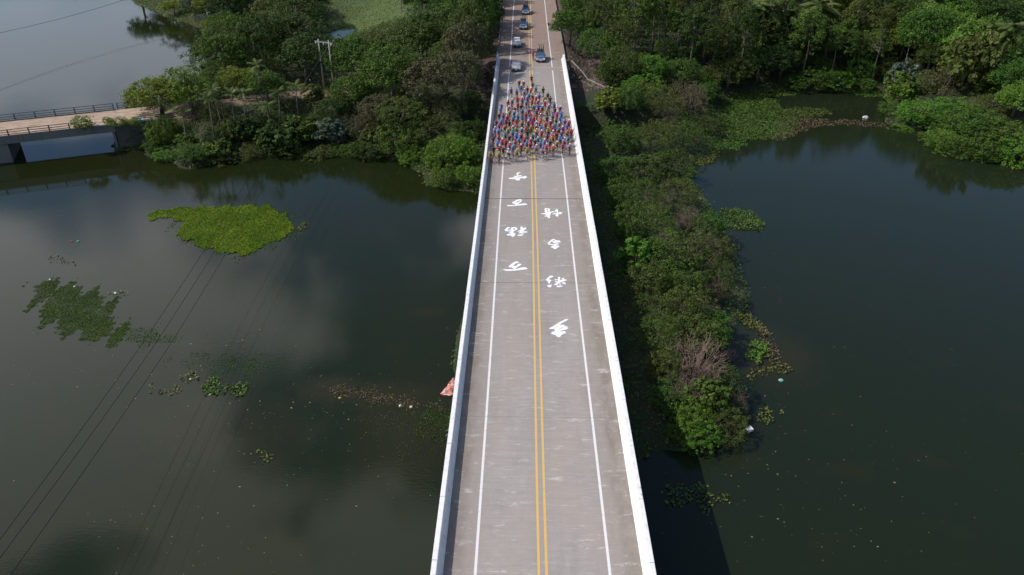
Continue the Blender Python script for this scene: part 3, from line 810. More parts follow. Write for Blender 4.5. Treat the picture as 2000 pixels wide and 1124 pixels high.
spit = [(1190,215,5,4,'lush','lime'),(1232,205,6,5,'shrub','green'),(1290,198,8,6,'wispy','olive'),(1348,192,9,6.5,'wispy','umber'),(1215,268,6,5,'shrub','green'),
 (1275,262,7,5.5,'wispy','olive'),(1335,255,7,5,'wispy','green'),(1380,238,5,4,'wispy','olive'),(1195,322,5,4.5,'shrub','green'),(1250,320,6,5,'shrub','olive'),
 (1305,312,6,4.5,'shrub','dark'),(1215,375,5,4.5,'shrub','green'),(1265,380,6,5,'wispy','olive'),(1322,368,6,4.5,'wispy','olive'),(1226,432,5,4.5,'shrub','green'),
 (1285,430,6,4.5,'wispy','green'),(1390,436,4.5,3.5,'shrub','green'),(1245,490,5,4.5,'lush','bright'),(1300,490,6,5,'shrub','green'),(1355,484,5,4,'wispy','umber'),
 (1402,482,4,3,'shrub','olive'),(1412,524,3.5,3,'wispy','olive'),(1275,545,5,4.5,'shrub','olive'),(1325,550,5,4,'shrub','green'),(1382,545,4,3.5,'shrub','dark'),
 (1290,602,5,4,'wispy','olive'),(1342,600,5.5,4.5,'shrub','olive'),(1390,622,4.5,3.5,'shrub','green'),(1298,656,5,4.2,'wispy','green'),(1350,652,5,4,'shrub','olive'),
 (1398,654,3.5,3,'shrub','green'),(1308,708,4,3.2,'shrub','olive'),(1404,742,3.5,3,'shrub','dark'),(1382,772,4,3.5,'lush','green'),(1428,792,2.5,2,'wispy','umber'),
 (1350,812,3.6,3,'shrub','bright'),(1402,822,4,3,'wispy','olive'),(1366,846,3,2.3,'shrub','bright'),(1436,832,2.5,1.8,'wispy','olive'),(1300,770,3.4,2.6,'shrub','green'),(1326,838,2.6,1.8,'shrub','green')]
place_list(spit, 'on the right-hand spit', 'shrub', 'from the tip', lambda x, y: y)
for i, (px, py, s) in enumerate([(1362,700,1.25),(1335,757,.85),(1430,770,.55),(1345,428,.9),(1398,560,.8),(1352,190,1.35),(1284,398,.85),(1306,226,1.1),(1378,610,.7),(1300,470,.7),(1420,690,.5)]):
    x, y = ground_for(px, py, 3.5 * s); o = empty('dead_bush', (x, y, hz(x, y)), i * 1.7, cat='dead bush', group='dead bushes on the spit',
        label=['pinkish brown dead bush, widest bare tangle of the spit', 'dead brown bush just below the widest bare tangle', 'thin bare twigs at the water edge right of the lower dead bush',
               'bare brown twigs among the shrubs beside the floating hyacinth lobe', 'bare twigs at the water edge halfway along the spit', 'tall bare-branched bush at the inland root of the spit', 'brown bare twigs on the bridge side, above the middle of the spit', 'wide bare twigs left of the tallest bare-branched bush', 'bare twigs between the hyacinth fringe and the widest bare tangle', 'small bare twigs beside the bright green bush mid spit', 'tiny bare tuft at the waterline left of the bright grass tuft'][i])
    b = obj('branch_tangle', DEAD[i % 3], o); o.scale = (s, s, s * 1.05)
left = [(312,188,9,7.5,'broad','lime'),(368,178,8,8,'broad','lime'),(432,112,9,11,'broad','green'),(446,60,8,11,'broad','green'),(500,92,10,12,'broad','dark'),
 (556,66,9,12,'broad','olive'),(592,112,9,10,'broad','dark'),(520,168,7,6,'broad','green'),(468,160,6,6,'broad','lime'),(690,122,10,9.5,'broad','green'),(738,98,9,8,'broad','olive'),
 (762,150,10,11,'broad','green'),(694,182,7,7,'broad','green'),(822,84,10,12,'broad','olive'),(832,160,9,9,'broad','umber'),(892,46,9,11,'broad','green'),(884,118,8,9,'broad','olive'),
 (932,28,7,10,'broad','green'),(934,100,7,11,'broad','umber'),(930,60,7,12,'broad','olive'),(940,30,6,11,'broad','green'),(906,172,8,11,'broad','umber'),(790,220,8,6,'broad','olive'),(660,215,6,5,'broad','dark'),(745,215,7,6,'broad','umber')]
place_list(left, 'on the left bank', 'tree', 'leftwards from the bridge', lambda x, y: -x)
leftlow = [(530,262,7,5,'lush','dark'),(584,252,6,4.5,'lush','green'),(602,290,5,2.6,'shrub','olive'),(650,252,6.5,4.5,'lush','grey'),(704,244,6,5,'wispy','umber'),(720,286,6,3.6,'shrub','dark'),
 (772,272,8,5,'shrub','green'),(832,254,8,5,'wispy','olive'),(800,300,5,2.6,'shrub','bright'),(858,302,6.5,5,'shrub','bright'),(905,292,6,5,'shrub','bright'),(922,340,4.6,3.6,'shrub','bright'),
 (872,346,4.4,2.4,'shrub','green'),(306,262,4,4,'shrub','lime'),(326,246,5,5,'shrub','green'),(300,284,3,2,'shrub','green'),(320,300,4,1.8,'shrub','bright'),(372,296,5,2.6,'shrub','green'),(424,288,5,3,'lush','green'),(446,302,5,2,'wispy','olive'),(492,290,4,2.2,'wispy','olive'),
 (556,288,4,2.4,'shrub','olive'),(480,250,5,4,'lush','dark'),(430,258,4,3,'shrub','dark'),(640,288,5,2.4,'shrub','olive'),(920,250,5,4,'shrub','dark'),(866,215,6,4,'wispy','umber'),(676,284,4.5,2.4,'shrub','green')]
place_list(leftlow, 'along the left shore', 'shrub', 'leftwards from the bridge', lambda x, y: -x)
right = [(1112,52,8,8,'broad','green'),(1146,30,8,9,'broad','green'),(1180,96,8,8,'broad','green'),(1226,126,7,7,'broad','olive'),(1272,132,6,6,'broad','bright'),(1196,140,5,5,'shrub','green'),
 (1322,140,7,6,'broad','green'),(1424,140,8,7,'broad','olive'),(1484,122,9,8,'broad','dark'),(1562,72,11,12,'broad','dark'),(1622,66,9,11,'broad','olive'),(1652,26,9,11,'broad','lime'),
 (1702,86,8,8,'broad','lime'),(1742,40,9,11,'broad','green'),(1768,76,8,8,'broad','lime'),(1846,58,13,11,'broad','bright'),(1906,30,10,10,'broad','bright'),(1960,112,8,8,'broad','green'),
 (1762,142,8,6.5,'lush','grey'),(1692,128,6,5,'shrub','bright'),(1856,152,9,6.5,'wispy','umber'),(1906,118,8,6.5,'wispy','olive'),(1966,152,8,8,'broad','green'),(1986,196,8,6,'broad','bright'),
 (1792,216,9,4,'shrub','bright'),(1752,208,5,2.4,'shrub','green'),(1906,236,10,5,'shrub','green'),(1966,262,9,4.4,'shrub','green'),(1866,214,8,3.6,'shrub','bright'),(1600,152,8,4,'shrub','green'),
 (1556,158,6,3,'shrub','green'),(1642,152,7,4,'shrub','bright'),(1692,162,5,2.6,'shrub','green'),(1840,240,6,2.8,'shrub','green'),(1768,244,4,1.8,'shrub','bright'),(1812,252,4.5,2,'shrub','green'),(1850,262,6,4.2,'shrub','bright'),(1884,274,6,4.6,'shrub','green'),(1930,280,7,5,'shrub','green'),(1984,284,7,5.2,'shrub','bright'),(1910,250,8,5.4,'shrub','green'),(1724,240,3.4,1.6,'shrub','green'),(1360,150,7,5,'wispy','olive'),(1380,170,6,4,'shrub','dark'),
 (1246,160,6,4,'shrub','bright'),(1530,120,8,7,'broad','dark'),(1670,95,8,8,'broad','dark'),(1940,200,8,5,'wispy','olive'),(1820,110,8,8,'broad','dark')]
place_list(right, 'on the right bank edge', 'tree', 'rightwards from the bridge', lambda x, y: x)
def on_deck(px, py, w, h, label, group=None):
    q = P(px, py, -2.75 + h * .5); o = plant_at(q[0], q[1], w, h, 'shrub', 'lime', label, group); o.location.z = -2.85
on_deck(160, 237, 3.6, 2.2, 'round green shrub growing on the sandy deck of the small bridge')
for px_, s_ in ((212, 2.2), (236, 2.6), (262, 2.2)):
    on_deck(px_, 235, s_, 1.4, {212: 'leftmost of three low plants on the small bridge edge above the masonry', 236: 'middle of three low plants on the small bridge edge above the masonry', 262: 'rightmost of three low plants on the small bridge edge above the masonry'}[px_], 'low plants on the small bridge')
backl = [(440,14,9,7,'lush','grey'),(500,8,9,8,'broad','grey'),(392,6,7,4,'shrub','lime'),(552,18,8,8,'broad','green')]
place_list(backl, 'at the far lake corner', 'tree', 'leftwards', lambda x, y: -x)

for i, (px, py, h) in enumerate([(382,132,8),(357,150,7.5),(447,186,7),(500,128,7.5),(575,172,5),(470,182,5.5),(540,182,5),(352,222,5.5),(420,176,7.5),(404,196,6.5),(520,205,4.5)]):
    place_palm(px, py, h, 'areca', ['tall thin palm standing up behind the yellow-green tree by the small bridge', 'thin palm left of the tallest one above the yellow-green tree',
        'thin palm with a long bare trunk over the left shore', 'palm rising in front of the dark left bank tree', 'small palm beside the dirt path left of the twin poles', 'short palm under the left bank trees near the shore',
        'small palm between path and dark tree', 'low palm below the yellow-green tree', 'thin palm between the tallest palm and the long bare trunk', 'thin palm just right of the yellow-green tree crown', 'lowest palm on the shore side of the path'][i], 'thin palms on the left bank')
for i, (px, py, h) in enumerate([(1978,58,9),(1500,18,11),(1465,10,12),(1545,30,9),(1600,14,10),(1840,0,9)]):
    place_palm(px, py, h, 'coconut', ['large pale coconut palm at the right edge above the green trees', 'coconut palm in the forest with fronds spread, right of its pair', 'coconut palm in the forest, left of its pair',
        'shorter coconut palm among dark trees right of the forest pair', 'coconut palm behind the olive tree at the top of the right bank', 'coconut palm behind the bright round tree at the top'][i], 'coconut palms in the right forest')

# forest filling behind, and woods out of sight beyond the top edge
def scatter(region, spacing, zone, kinds, leaves, label, group, hs, ws, maxn=400):
    x0, y0, x1, y1 = region; n = 0; pts = []
    tries = int((x1 - x0) * (y1 - y0) / spacing ** 2 * 3)
    for _ in range(tries):
        x, y = rnd.uniform(x0, x1), rnd.uniform(y0, y1)
        if not zone(x, y): continue
        if any((x - a) ** 2 + (y - b) ** 2 < (spacing * .8) ** 2 for a, b in pts): continue
        if any((x - a) ** 2 + (y - b) ** 2 < (w * .34) ** 2 for a, b, w in ALLPL): continue
        pts.append((x, y))
    for x, y in pts[:maxn]:
        sx_, sy_, _z = seen_px((x, y, hz(x, y) + hs[1])); bx_, by_, _z = seen_px((x, y, hz(x, y)))
        if (598 < sx_ < 812 and sy_ < 58 and by_ > 0) or (sx_ < 408 and sy_ < 150 and y > 140 and by_ > 60): continue   # stays open: field and lake
        kd = rnd.choice(kinds); s = rnd.uniform(.74, 1.26)
        lf = rnd.choice(leaves); band = 'front' if y < y0 + (y1 - y0) * .33 else 'middle' if y < y0 + (y1 - y0) * .66 else 'back'
        plant_at(x, y, rnd.uniform(*ws) * s, rnd.uniform(*hs) * s, kd, lf, f'{CW[lf]} {label}, {band} part', f'{CW[lf]} {group}, {band}')
def sd1(x, y): return float(land_sd(np.array([x]), np.array([y]))[0])
def infield(x, y, poly, m=1.5):
    X, Y = np.array([x]), np.array([y]); return bool(inside(poly, X, Y)[0]) or float(distpoly(poly, X, Y)[0]) < m
for i, (x, y, w, h, lf) in enumerate([(-11.5,137,8,14,'umber'),(-11,147,8,15,'olive'),(-11,158,8.5,15.5,'green'),(-11.2,170,8.5,15,'dark'),(-10.8,182,8,15,'green'),(-11.2,195,9,15,'olive'),(-10.8,208,8,15,'green'),(-11,222,9,15,'dark')]):
    plant_at(x, y, w, h, 'broad', lf, f'tall {CW[lf]} tree shading the road edge, {nth(i)} on the left counted from the bridge', 'tall trees along the left road edge')
for i, (x, y, w, h, lf) in enumerate([(12.5,184,8,12,'green'),(11.8,197,8,12,'olive'),(11.5,211,8,12,'green'),(11.0,225,8,12,'dark')]):
    plant_at(x, y, w, h, 'broad', lf, f'tall {CW[lf]} tree overhanging the road, {nth(i)} on the right counted from the bridge', 'tall trees along the right road edge')
zr = lambda x, y: sd1(x, y) > 3 and abs(x) > 11 + max(0, 160 - y) * .4
scatter((12, 150, 78, 232), 5.6, zr, ['tall'], ['olive', 'green', 'olive', 'dark'], 'slender tree in the plantation right of the road', 'plantation trees right of the road', (12, 15), (5.5, 7))
scatter((60, 135, 200, 235), 7.5, lambda x, y: zr(x, y) and x > 78 - (y - 150) * .05, ['broad', 'broad', 'lush'], ['green', 'dark', 'olive', 'bright'],
        'tree in the mixed wood of the far right bank', 'mixed wood on the right bank', (9, 12), (8, 11))
scatter((14, 235, 210, 300), 11, zr, ['broad', 'tall'], ['green', 'olive', 'dark'], 'tree deep in the wood at the upper right', 'deep wood behind the right bank', (11, 14), (9, 12))
zl = lambda x, y: sd1(x, y) > 2.5 and x < -10 - max(0, 160 - y) * .4 and not infield(x, y, FIELD, 3) and not infield(x, y, PATH, 1)
scatter((-76, 140, -10, 235), 7.5, lambda x, y: zl(x, y) and y > 146, ['broad', 'broad', 'tall'], ['green', 'dark', 'olive'], 'tree of the thick wood left of the road', 'left wood trees', (9, 11.5), (7, 9))
scatter((-130, 235, -10, 300), 11, zl, ['broad', 'tall'], ['green', 'olive', 'dark'], 'tree beyond the grass field at the top left of the road', 'trees beyond the grass field', (10, 13), (9, 12))
scatter((-100, 195, -55, 262), 5.5, lambda x, y: sd1(x, y) > .6 and not infield(x, y, FIELD, 2), ['shrub', 'lush', 'broad'], ['lime', 'green', 'grey'], 'bush on the lake corner beyond the left bank', 'lake corner bushes', (3, 6.5), (5, 7))
scatter((-260, 300, -118, 350), 12, zl, ['broad'], ['green', 'dark'], 'tree on the far shore of the upper lake', 'trees on the far lake shore', (11, 14), (11, 14))

scatter((14, 140, 150, 205), 5.2, lambda x, y: sd1(x, y) > .8 and sd1(x, y) < 22 and x > 12, ['shrub', 'lush', 'shrub'], ['green', 'olive', 'dark', 'bright'], 'undershrub at the foot of the right-hand wood', 'undershrubs right bank', (2.6, 4.8), (4.5, 6.5))
scatter((-78, 110, -10, 200), 4.6, lambda x, y: sd1(x, y) > .8 and sd1(x, y) < 20 and x < -9.5 and not infield(x, y, PATH, .5), ['shrub', 'lush', 'wispy'], ['green', 'olive', 'dark'], 'undershrub beneath the left bank trees', 'undershrubs left bank', (2.0, 3.6), (3.6, 5.4))
# low undergrowth over the banks
def cover(n, region, test, size, mat, name, label, hmax=.7):
    x0, y0, x1, y1 = region; X = rng.uniform(x0, x1, n); Y = rng.uniform(y0, y1, n); s = land_sd(X, Y)
    k = test(X, Y, s); X, Y = X[k], Y[k]; Z = height(X, Y)
    patch = .35 + .65 * np.clip(wob(X, Y, .7, 5, 11) + .6, 0, 1)
    c = np.stack([X, Y, Z + rng.uniform(.02, hmax, len(X)) * patch], -1)
    nn = unit(rng.normal(size=c.shape) * .55 + np.array([0, 0, .9]))
    v, f = leaf_quads(c, size * rng.uniform(.6, 1.4, len(c)), nn)
    return tag(obj(name, mesh_np(name, v, f, mat)), label, kind='stuff')
emb = lambda X, Y: (np.abs(X) > 8.6) | (Y < 134)
near = lambda X, Y: ~((np.abs(X) < 17) & (Y > 130) & (Y < 176)) & (np.abs(X) > 0)
cover(75000, (-20, 32, 62, 150), lambda X, Y, s: (s > -.3) & near(X, Y), .30, M['green'], 'undergrowth', 'dense low undergrowth on the spit and in the shade beside the bridge', .9)
cover(110000, (-85, 100, -7, 200), lambda X, Y, s: (s > -.2) & near(X, Y) & ~inside(PATH, X, Y), .32, M['olive'], 'undergrowth', 'low olive undergrowth on the left bank', .7)
cover(100000, (8, 120, 150, 235), lambda X, Y, s: (s > -.2) & near(X, Y) & (np.abs(X) > 8.5), .36, M['dark'], 'undergrowth', 'dark low undergrowth beneath the right-hand wood', .8)
cover(30000, (-60, 170, -7, 300), lambda X, Y, s: (s > .2) & (X < -9), .36, M['lime'], 'field_grass', 'short bright grass of the field beyond the left trees', .25)

cover(60000, (-125, 185, -55, 300), lambda X, Y, s: (s > -.5), .4, M['lime'], 'bank_grass', 'yellow-green grass on the far corner bank of the upper lake', .5)
cover(90000, (-90, 90, 130, 190), lambda X, Y, s: (s > -.9) & (s < 1.6) & near(X, Y), .26, M['lime'], 'shore_plants', 'pale green creeping plants along the waterline of both banks', .35)
# ------------------------------------------------------------------ water plants
def mat_patch(name, poly_px, dens, size, mat, label, cat, z=(.03, .28), thin=0.0, group=None, kind=None, edge=.5, upn=.8):
    poly = np.array([P(*q)[:2] for q in poly_px]); lo, hi = poly.min(0) - 1.5, poly.max(0) + 1.5
    n = int((hi[0] - lo[0]) * (hi[1] - lo[1]) * dens); X = rng.uniform(lo[0], hi[0], n); Y = rng.uniform(lo[1], hi[1], n)
    d = distpoly(poly, X, Y) * np.where(inside(poly, X, Y), 1, -1) + wob(X, Y, 2.1, 6, 5) * edge
    k = d > 0
    if thin: k &= rng.random(n) < np.clip(1.15 - thin + wob(X, Y, 1.2, 6, 9) * .5 + .1 * d, .02, 1)
    X, Y, d = X[k], Y[k], d[k]
    c = np.stack([X, Y, WATER + z[0] + rng.random(len(X)) * (z[1] - z[0]) * np.clip(.45 + wob(X, Y, 2.6, 5, 2) * .5 + .3, .2, 1)], -1)
    v, f = leaf_quads(c, size * rng.uniform(.6, 1.3, len(c)), unit(rng.normal(size=c.shape) * (1 - upn + .25) + np.array([0, 0, upn])), .75)
    o = obj(name, mesh_np(name, v, f, mat)); return tag(o, label, cat, group, kind)
HG = 'floating water hyacinth patches'
def hya(poly, mat, label, dens=26, size=.24, **k):
    dens *= 1.7
    return mat_patch('water_hyacinth', poly, dens, size, M[mat], label, 'floating plants', group=HG, **k)
hya([(1402,200),(1440,182),(1520,196),(1530,215),(1560,236),(1548,262),(1510,274),(1440,276),(1408,262)], 'hya', 'broad bright green hyacinth raft filling the inlet at the root of the spit')
hya([(1515,238),(1570,230),(1640,238),(1655,244),(1590,250),(1560,262),(1530,276),(1512,274)], 'hyab', 'brown withered hyacinth edging the green raft in the inlet', 15)
hya([(1524,216),(1560,210),(1610,214),(1624,224),(1580,232),(1535,232)], 'olive', 'low olive grassy raft in the middle of the inlet', 22)
hya([(1376,276),(1420,268),(1462,284),(1440,294),(1396,292)], 'hya', 'small green hyacinth tongue below the inlet raft')
hya([(1355,306),(1400,294),(1402,312),(1370,326),(1345,320)], 'hyay', 'yellowish hyacinth patch in the notch of the spit')
hya([(1296,330),(1340,318),(1356,334),(1352,352),(1300,356)], 'hya', 'hyacinth patch tucked into the bend of the spit shore')
hya([(1404,412),(1440,408),(1470,416),(1500,438),(1480,454),(1440,448),(1408,446)], 'hya', 'bright green hyacinth lobe jutting from the middle of the spit', 30)
hya([(1428,548),(1446,556),(1462,600),(1470,622),(1500,640),(1496,652),(1460,640),(1440,624),(1428,590)], 'hyay', 'narrow yellow-green hyacinth fringe along the lower spit')
hya([(1480,640),(1516,652),(1510,662),(1482,656)], 'hyab', 'brown end of the hyacinth fringe pointing into the lake', 20)
hya([(1460,668),(1490,672),(1500,700),(1480,716),(1458,700)], 'bright', 'tuft of bright grass standing in the water off the lower spit', 30, z=(.05, .8))
hya([(1492,668),(1512,670),(1524,700),(1506,716),(1494,700)], 'hyab', 'dead reedy stalks beside the bright grass tuft', 16, z=(.05, .6))
hya([(1466,724),(1500,714),(1545,712),(1556,728),(1510,730),(1484,742),(1464,742)], 'hyay', 'thin yellow hyacinth string below the bright grass tuft', 13)
hya([(1476,804),(1500,796),(1512,826),(1492,832),(1470,822)], 'hyay', 'small yellow hyacinth patch at the spit tip', 18)
hya([(1526,800),(1540,798),(1544,806),(1528,808)], 'hyay', 'tiny lone hyacinth sprig right of the spit tip', 14)
hya([(1296,950),(1340,946),(1388,954),(1384,976),(1376,1000),(1354,990),(1300,982)], 'hya', 'hyacinth raft lying in the bridge shadow', 12)
hya([(1386,960),(1404,962),(1430,972),(1428,984),(1392,988)], 'hyay', 'sunlit yellow end of the raft at the bridge shadow edge', 12)
hya([(398,746),(422,740),(434,756),(424,770),(400,770),(392,758)], 'hya', 'dense round hyacinth clump, left one of two in the left lake', 34)
hya([(442,752),(468,746),(484,758),(470,772),(450,778),(436,768)], 'hya', 'ragged hyacinth clump, right one of two in the left lake', 20)
hya([(350,738),(378,730),(396,742),(376,748)], 'hyay', 'small yellowish sprig patch above the left clump', 13)
hya([(296,758),(330,760),(344,752),(352,764),(330,778),(298,768)], 'hyay', 'straggling yellowish string left of the round clump', 9)
hya([(500,886),(516,878),(530,886),(548,880),(546,892),(528,908),(516,906)], 'hyay', 'lone star-shaped hyacinth in the lower left lake', 15)
hya([(820,808),(884,792),(880,858),(850,868),(800,850)], 'dark', 'green waterweed growing against the left side of the bridge', 70, .11, z=(.005, .12), thin=.55)
hya([(1400,180),(1460,176),(1560,180),(1570,186),(1500,190),(1430,194)], 'hya', 'green plant fringe along the shaded inlet shore', 22)
hya([(1640,178),(1712,180),(1730,192),(1690,190)], 'hya', 'pale green plant edge at the right end of the inlet', 22)
hya([(1640,232),(1700,240),(1730,242),(1732,252),(1690,248),(1640,244)], 'hyab', 'thin brownish plant bar closing the inlet', 10)
hya([(1796,244),(1826,246),(1824,254),(1798,254)], 'hyay', 'small yellow plant patch under the right bank shrubs', 22)
hya([(640,756),(700,752),(760,766),(820,780),(872,790),(860,800),(780,794),(700,780),(640,768)], 'hyab', 'long brown debris line of dead weed running to the bridge', 34, .13, z=(.005, .08), thin=.35)
hya([(90,500),(112,498),(150,514),(140,522),(100,510)], 'hyay', 'dark sprig group in the upper part of the left lake', 5, thin=.5)
hya([(205,572),(258,572),(250,578),(210,578)], 'hyay', 'line of small sprigs above the sunken green patch', 6)
hya([(560,448),(606,436),(604,444),(566,458)], 'hyay', 'sprigs off the right tip of the bright green mat', 7)
mat_patch('grass_mat', [(282,420),(330,408),(420,404),(520,402),(552,418),(580,448),(560,462),(520,478),(500,494),(470,498),(420,492),(380,478),(346,460),(352,436),(340,424),(300,430)],
          420, .13, M['grass'], 'large bright yellow-green grass mat floating in the left lake', 'floating plants', z=(.01, .14), edge=.6, upn=.7)
mat_patch('grass_mat', [(350,410),(440,398),(530,398),(580,420),(604,446),(580,466),(530,486),(500,500),(440,500),(360,480),(336,450)], 60, .11, M['weed'], 'thin sunken green fringe round the bright mat', 'floating plants', thin=.5, z=(.0, .03), edge=1.2)
mat_patch('grass_mat', [(444,496),(500,494),(470,508),(452,520)], 14, .22, M['weed'], 'faint green tail trailing below the bright mat', 'floating plants', thin=.5, z=(.0, .08))
mat_patch('sunken_weed', [(66,558),(100,548),(160,562),(210,580),(226,620),(240,650),(228,672),(180,664),(120,650),(76,620)], 520, .085, M['weed'],
          'round green weed patch just breaking the surface at far left', 'water weed', z=(.003, .06), thin=.3, edge=1.6)
mat_patch('sunken_weed', [(230,632),(300,640),(350,660),(300,680),(240,668)], 140, .10, M['weed'], 'sparse weed trail right of the round patch', 'water weed', z=(.003, .05), thin=.7, edge=1.2)
mat_patch('sunken_weed', [(330,700),(420,690),(520,690),(540,720),(460,742),(400,738),(340,716)], 110, .09, M['weed'], 'faint weed haze above the two hyacinth clumps', 'water weed', z=(.003, .04), thin=.8, edge=1.5)
mat_patch('sunken_weed', [(716,800),(820,790),(880,800),(870,880),(790,890),(720,850)], 40, .09, M['weed'], 'thin dark weed spread left of the bridge', 'water weed', z=(.003, .04), thin=.8, edge=1.5)
n = 650
fx = np.concatenate([rng.normal(0, 1, n)])
cen = [(180, 700, 160, 60), (420, 800, 140, 70), (620, 800, 120, 60), (700, 880, 130, 90), (1500, 1000, 140, 90), (1620, 700, 160, 200), (1700, 960, 220, 130), (300, 1060, 150, 60), (760, 780, 90, 25), (1450, 560, 60, 200), (440, 700, 120, 40)]
pp = []
for i in range(n):
    a = cen[i % len(cen)]; q = P(rng.normal(a[0], a[2]), rng.normal(a[1], a[3])); pp.append((q[0], q[1]))
pp = np.array(pp); ok = (land_sd(pp[:, 0], pp[:, 1]) < -.3) & (pp[:, 1] < 150); pp = pp[ok]
c = np.concatenate([pp, np.full((len(pp), 1), WATER + .012)], 1)
v, f = leaf_quads(c, np.where(rng.random(len(c)) < .12, .17, .085) * rng.uniform(.6, 1.5, len(c)), unit(rng.normal(size=c.shape) * .12 + np.array([0, 0, 1])), .7)
tag(obj('floating_leaves', mesh_np('floating_leaves', v, f, simple('fallen_leaf', (.19, .17, .08), .7, var=.5))), 'tiny yellow fallen leaves drifting on the lake', kind='stuff')

# ------------------------------------------------------------------ litter on the water
def blob(name, px, py, dims, col, label, cat='litter', rz=0, group='litter floating on the lake', seed=0):
    q = P(px, py); r = random.Random(seed + int(px)); m = MB()
    n = 8; prof = [(.15, -.3), (.9, -.25), (1, .25), (.7, .75), (.1, .95)]
    vs = []; fs = []
    for (rr, z) in prof:
        for k in range(n):
            t_ = 6.283 * k / n; j = r.uniform(.85, 1.15); vs.append((dims[0] / 2 * rr * math.cos(t_) * j, dims[1] / 2 * rr * math.sin(t_) * j, dims[2] * z * j))
    for i in range(len(prof) - 1):
        for k in range(n): fs.append((i * n + k, i * n + (k + 1) % n, (i + 1) * n + (k + 1) % n, (i + 1) * n + k))
    fs.append(tuple(range(4 * n, 5 * n))); m.add(vs, fs)
    o = m.build(name, simple(name + '_surface', col, .5)); o.location = (q[0], q[1], WATER + dims[2] * .1); o.rotation_euler[2] = rz
    return tag(o, label, cat, group)
q = P(1463, 841); m = MB().box((0, 0, .08), (.62, .46, .36), 0, .93).box((.08, .02, .262), (.38, .26, .02)); o = m.build('foam_box', simple('foam', (.78, .74, .73), .7, var=.06)); o.location = (q[0], q[1], WATER); o.rotation_euler = (R(8), R(-6), R(28))
tag(o, 'white foam box floating beside the tip of the spit', 'foam box')
blob('plastic_bag', 1525, 744, (.5, .36, .2), (.25, .55, .50), 'pale teal plastic bag floating right of the lower spit', 'bag')
blob('plastic_bag', 782, 794, (.30, .24, .18), (.72, .72, .66), 'white bag on the debris line, left one of two', 'bag')
blob('foam_lump', 803, 796, (.34, .26, .16), (.70, .56, .34), 'cream foam lump on the debris line, right one of two')
blob('plastic_bottle', 140, 472, (.40, .14, .1), (.45, .05, .05), 'red bottle at the far left of the lake', 'bottle')
blob('plastic_bag', 153, 472, (.40, .25, .12), (.06, .42, .33), 'teal scrap floating just right of the red bottle', 'bag')
blob('foam_lump', 226, 574, (.4, .3, .2), (.75, .77, .78), 'white lump in the line of sprigs above the round weed patch')
blob('foam_lump', 98, 547, (.26, .2, .14), (.7, .7, .7), 'small white lump at the top of the round weed patch')
blob('foam_lump', 146, 561, (.26, .2, .14), (.7, .7, .7), 'small white lump just right of the round weed patch top')
blob('foam_lump', 664, 778, (.26, .2, .1), (.55, .50, .12), 'small yellow scrap below the left end of the debris line')
blob('foam_lump', 1690, 231, (1.1, .7, .4), (.62, .62, .60), 'white lump on the plant bar at the inlet mouth')
blob('foam_lump', 1534, 177, (1.1, .5, .3), (.62, .60, .58), 'white scrap at the shaded back of the inlet')
blob('foam_lump', 1377, 291, (.5, .4, .25), (.72, .72, .7), 'white scrap on the yellowish patch in the spit notch')
blob('plastic_bag', 1438, 541, (.4, .3, .2), (.72, .72, .72), 'white scrap in the fringe plants of the spit')
blob('foam_lump', 372, 742, (.3, .22, .12), (.72, .70, .68), 'white scrap in the yellowish sprigs above the round clump')
# pink crumpled sheet against the bridge side
g = 22; sh = [P(*a) for a in ((860, 772), (905, 778), (905, 740), (884, 741))]
vs = []
for i in range(g):
    for j in range(g):
        a, b = i / (g - 1), j / (g - 1); p_ = (sh[0] * (1 - a) + sh[1] * a) * (1 - b) + (sh[3] * (1 - a) + sh[2] * a) * b
        vs.append((p_[0], p_[1], WATER + .10 + .07 * math.sin(a * 9 + b * 4) * math.sin(b * 11 - a * 3) + .05 * math.sin(a * 23 + 2) * math.cos(b * 17)))
pk = NT('pink_sheet'); pn = pk.noise(pk.coord((1.0, 1.6, 1), False), 2.2, 3, .6)
pk.base(pk.ramp(pn, [(.36, (.40, .09, .07)), (.5, (.60, .24, .20)), (.6, (.70, .46, .43))])); pk.set(Roughness=.45)
tarp = obj('plastic_sheet', mesh_np('plastic_sheet', vs, [(i * g + j, (i + 1) * g + j, (i + 1) * g + j + 1, i * g + j + 1) for i in range(g - 1) for j in range(g - 1)], pk.m, True))
so = tarp.modifiers.new('thick', 'SOLIDIFY'); so.thickness = .03
tag(tarp, 'crumpled pink and red plastic sheet floating against the left side of the bridge', 'plastic sheet')
blob('plastic_sheet', 246, 235.5, (1.4, .8, .2), (.22, .42, .72), 'small blue sheet lying at the edge of the small bridge', 'plastic sheet', group=None)
bpy.data.objects['plastic_sheet.001'].location = (*P(277, 235, -2.75)[:2], -2.72)

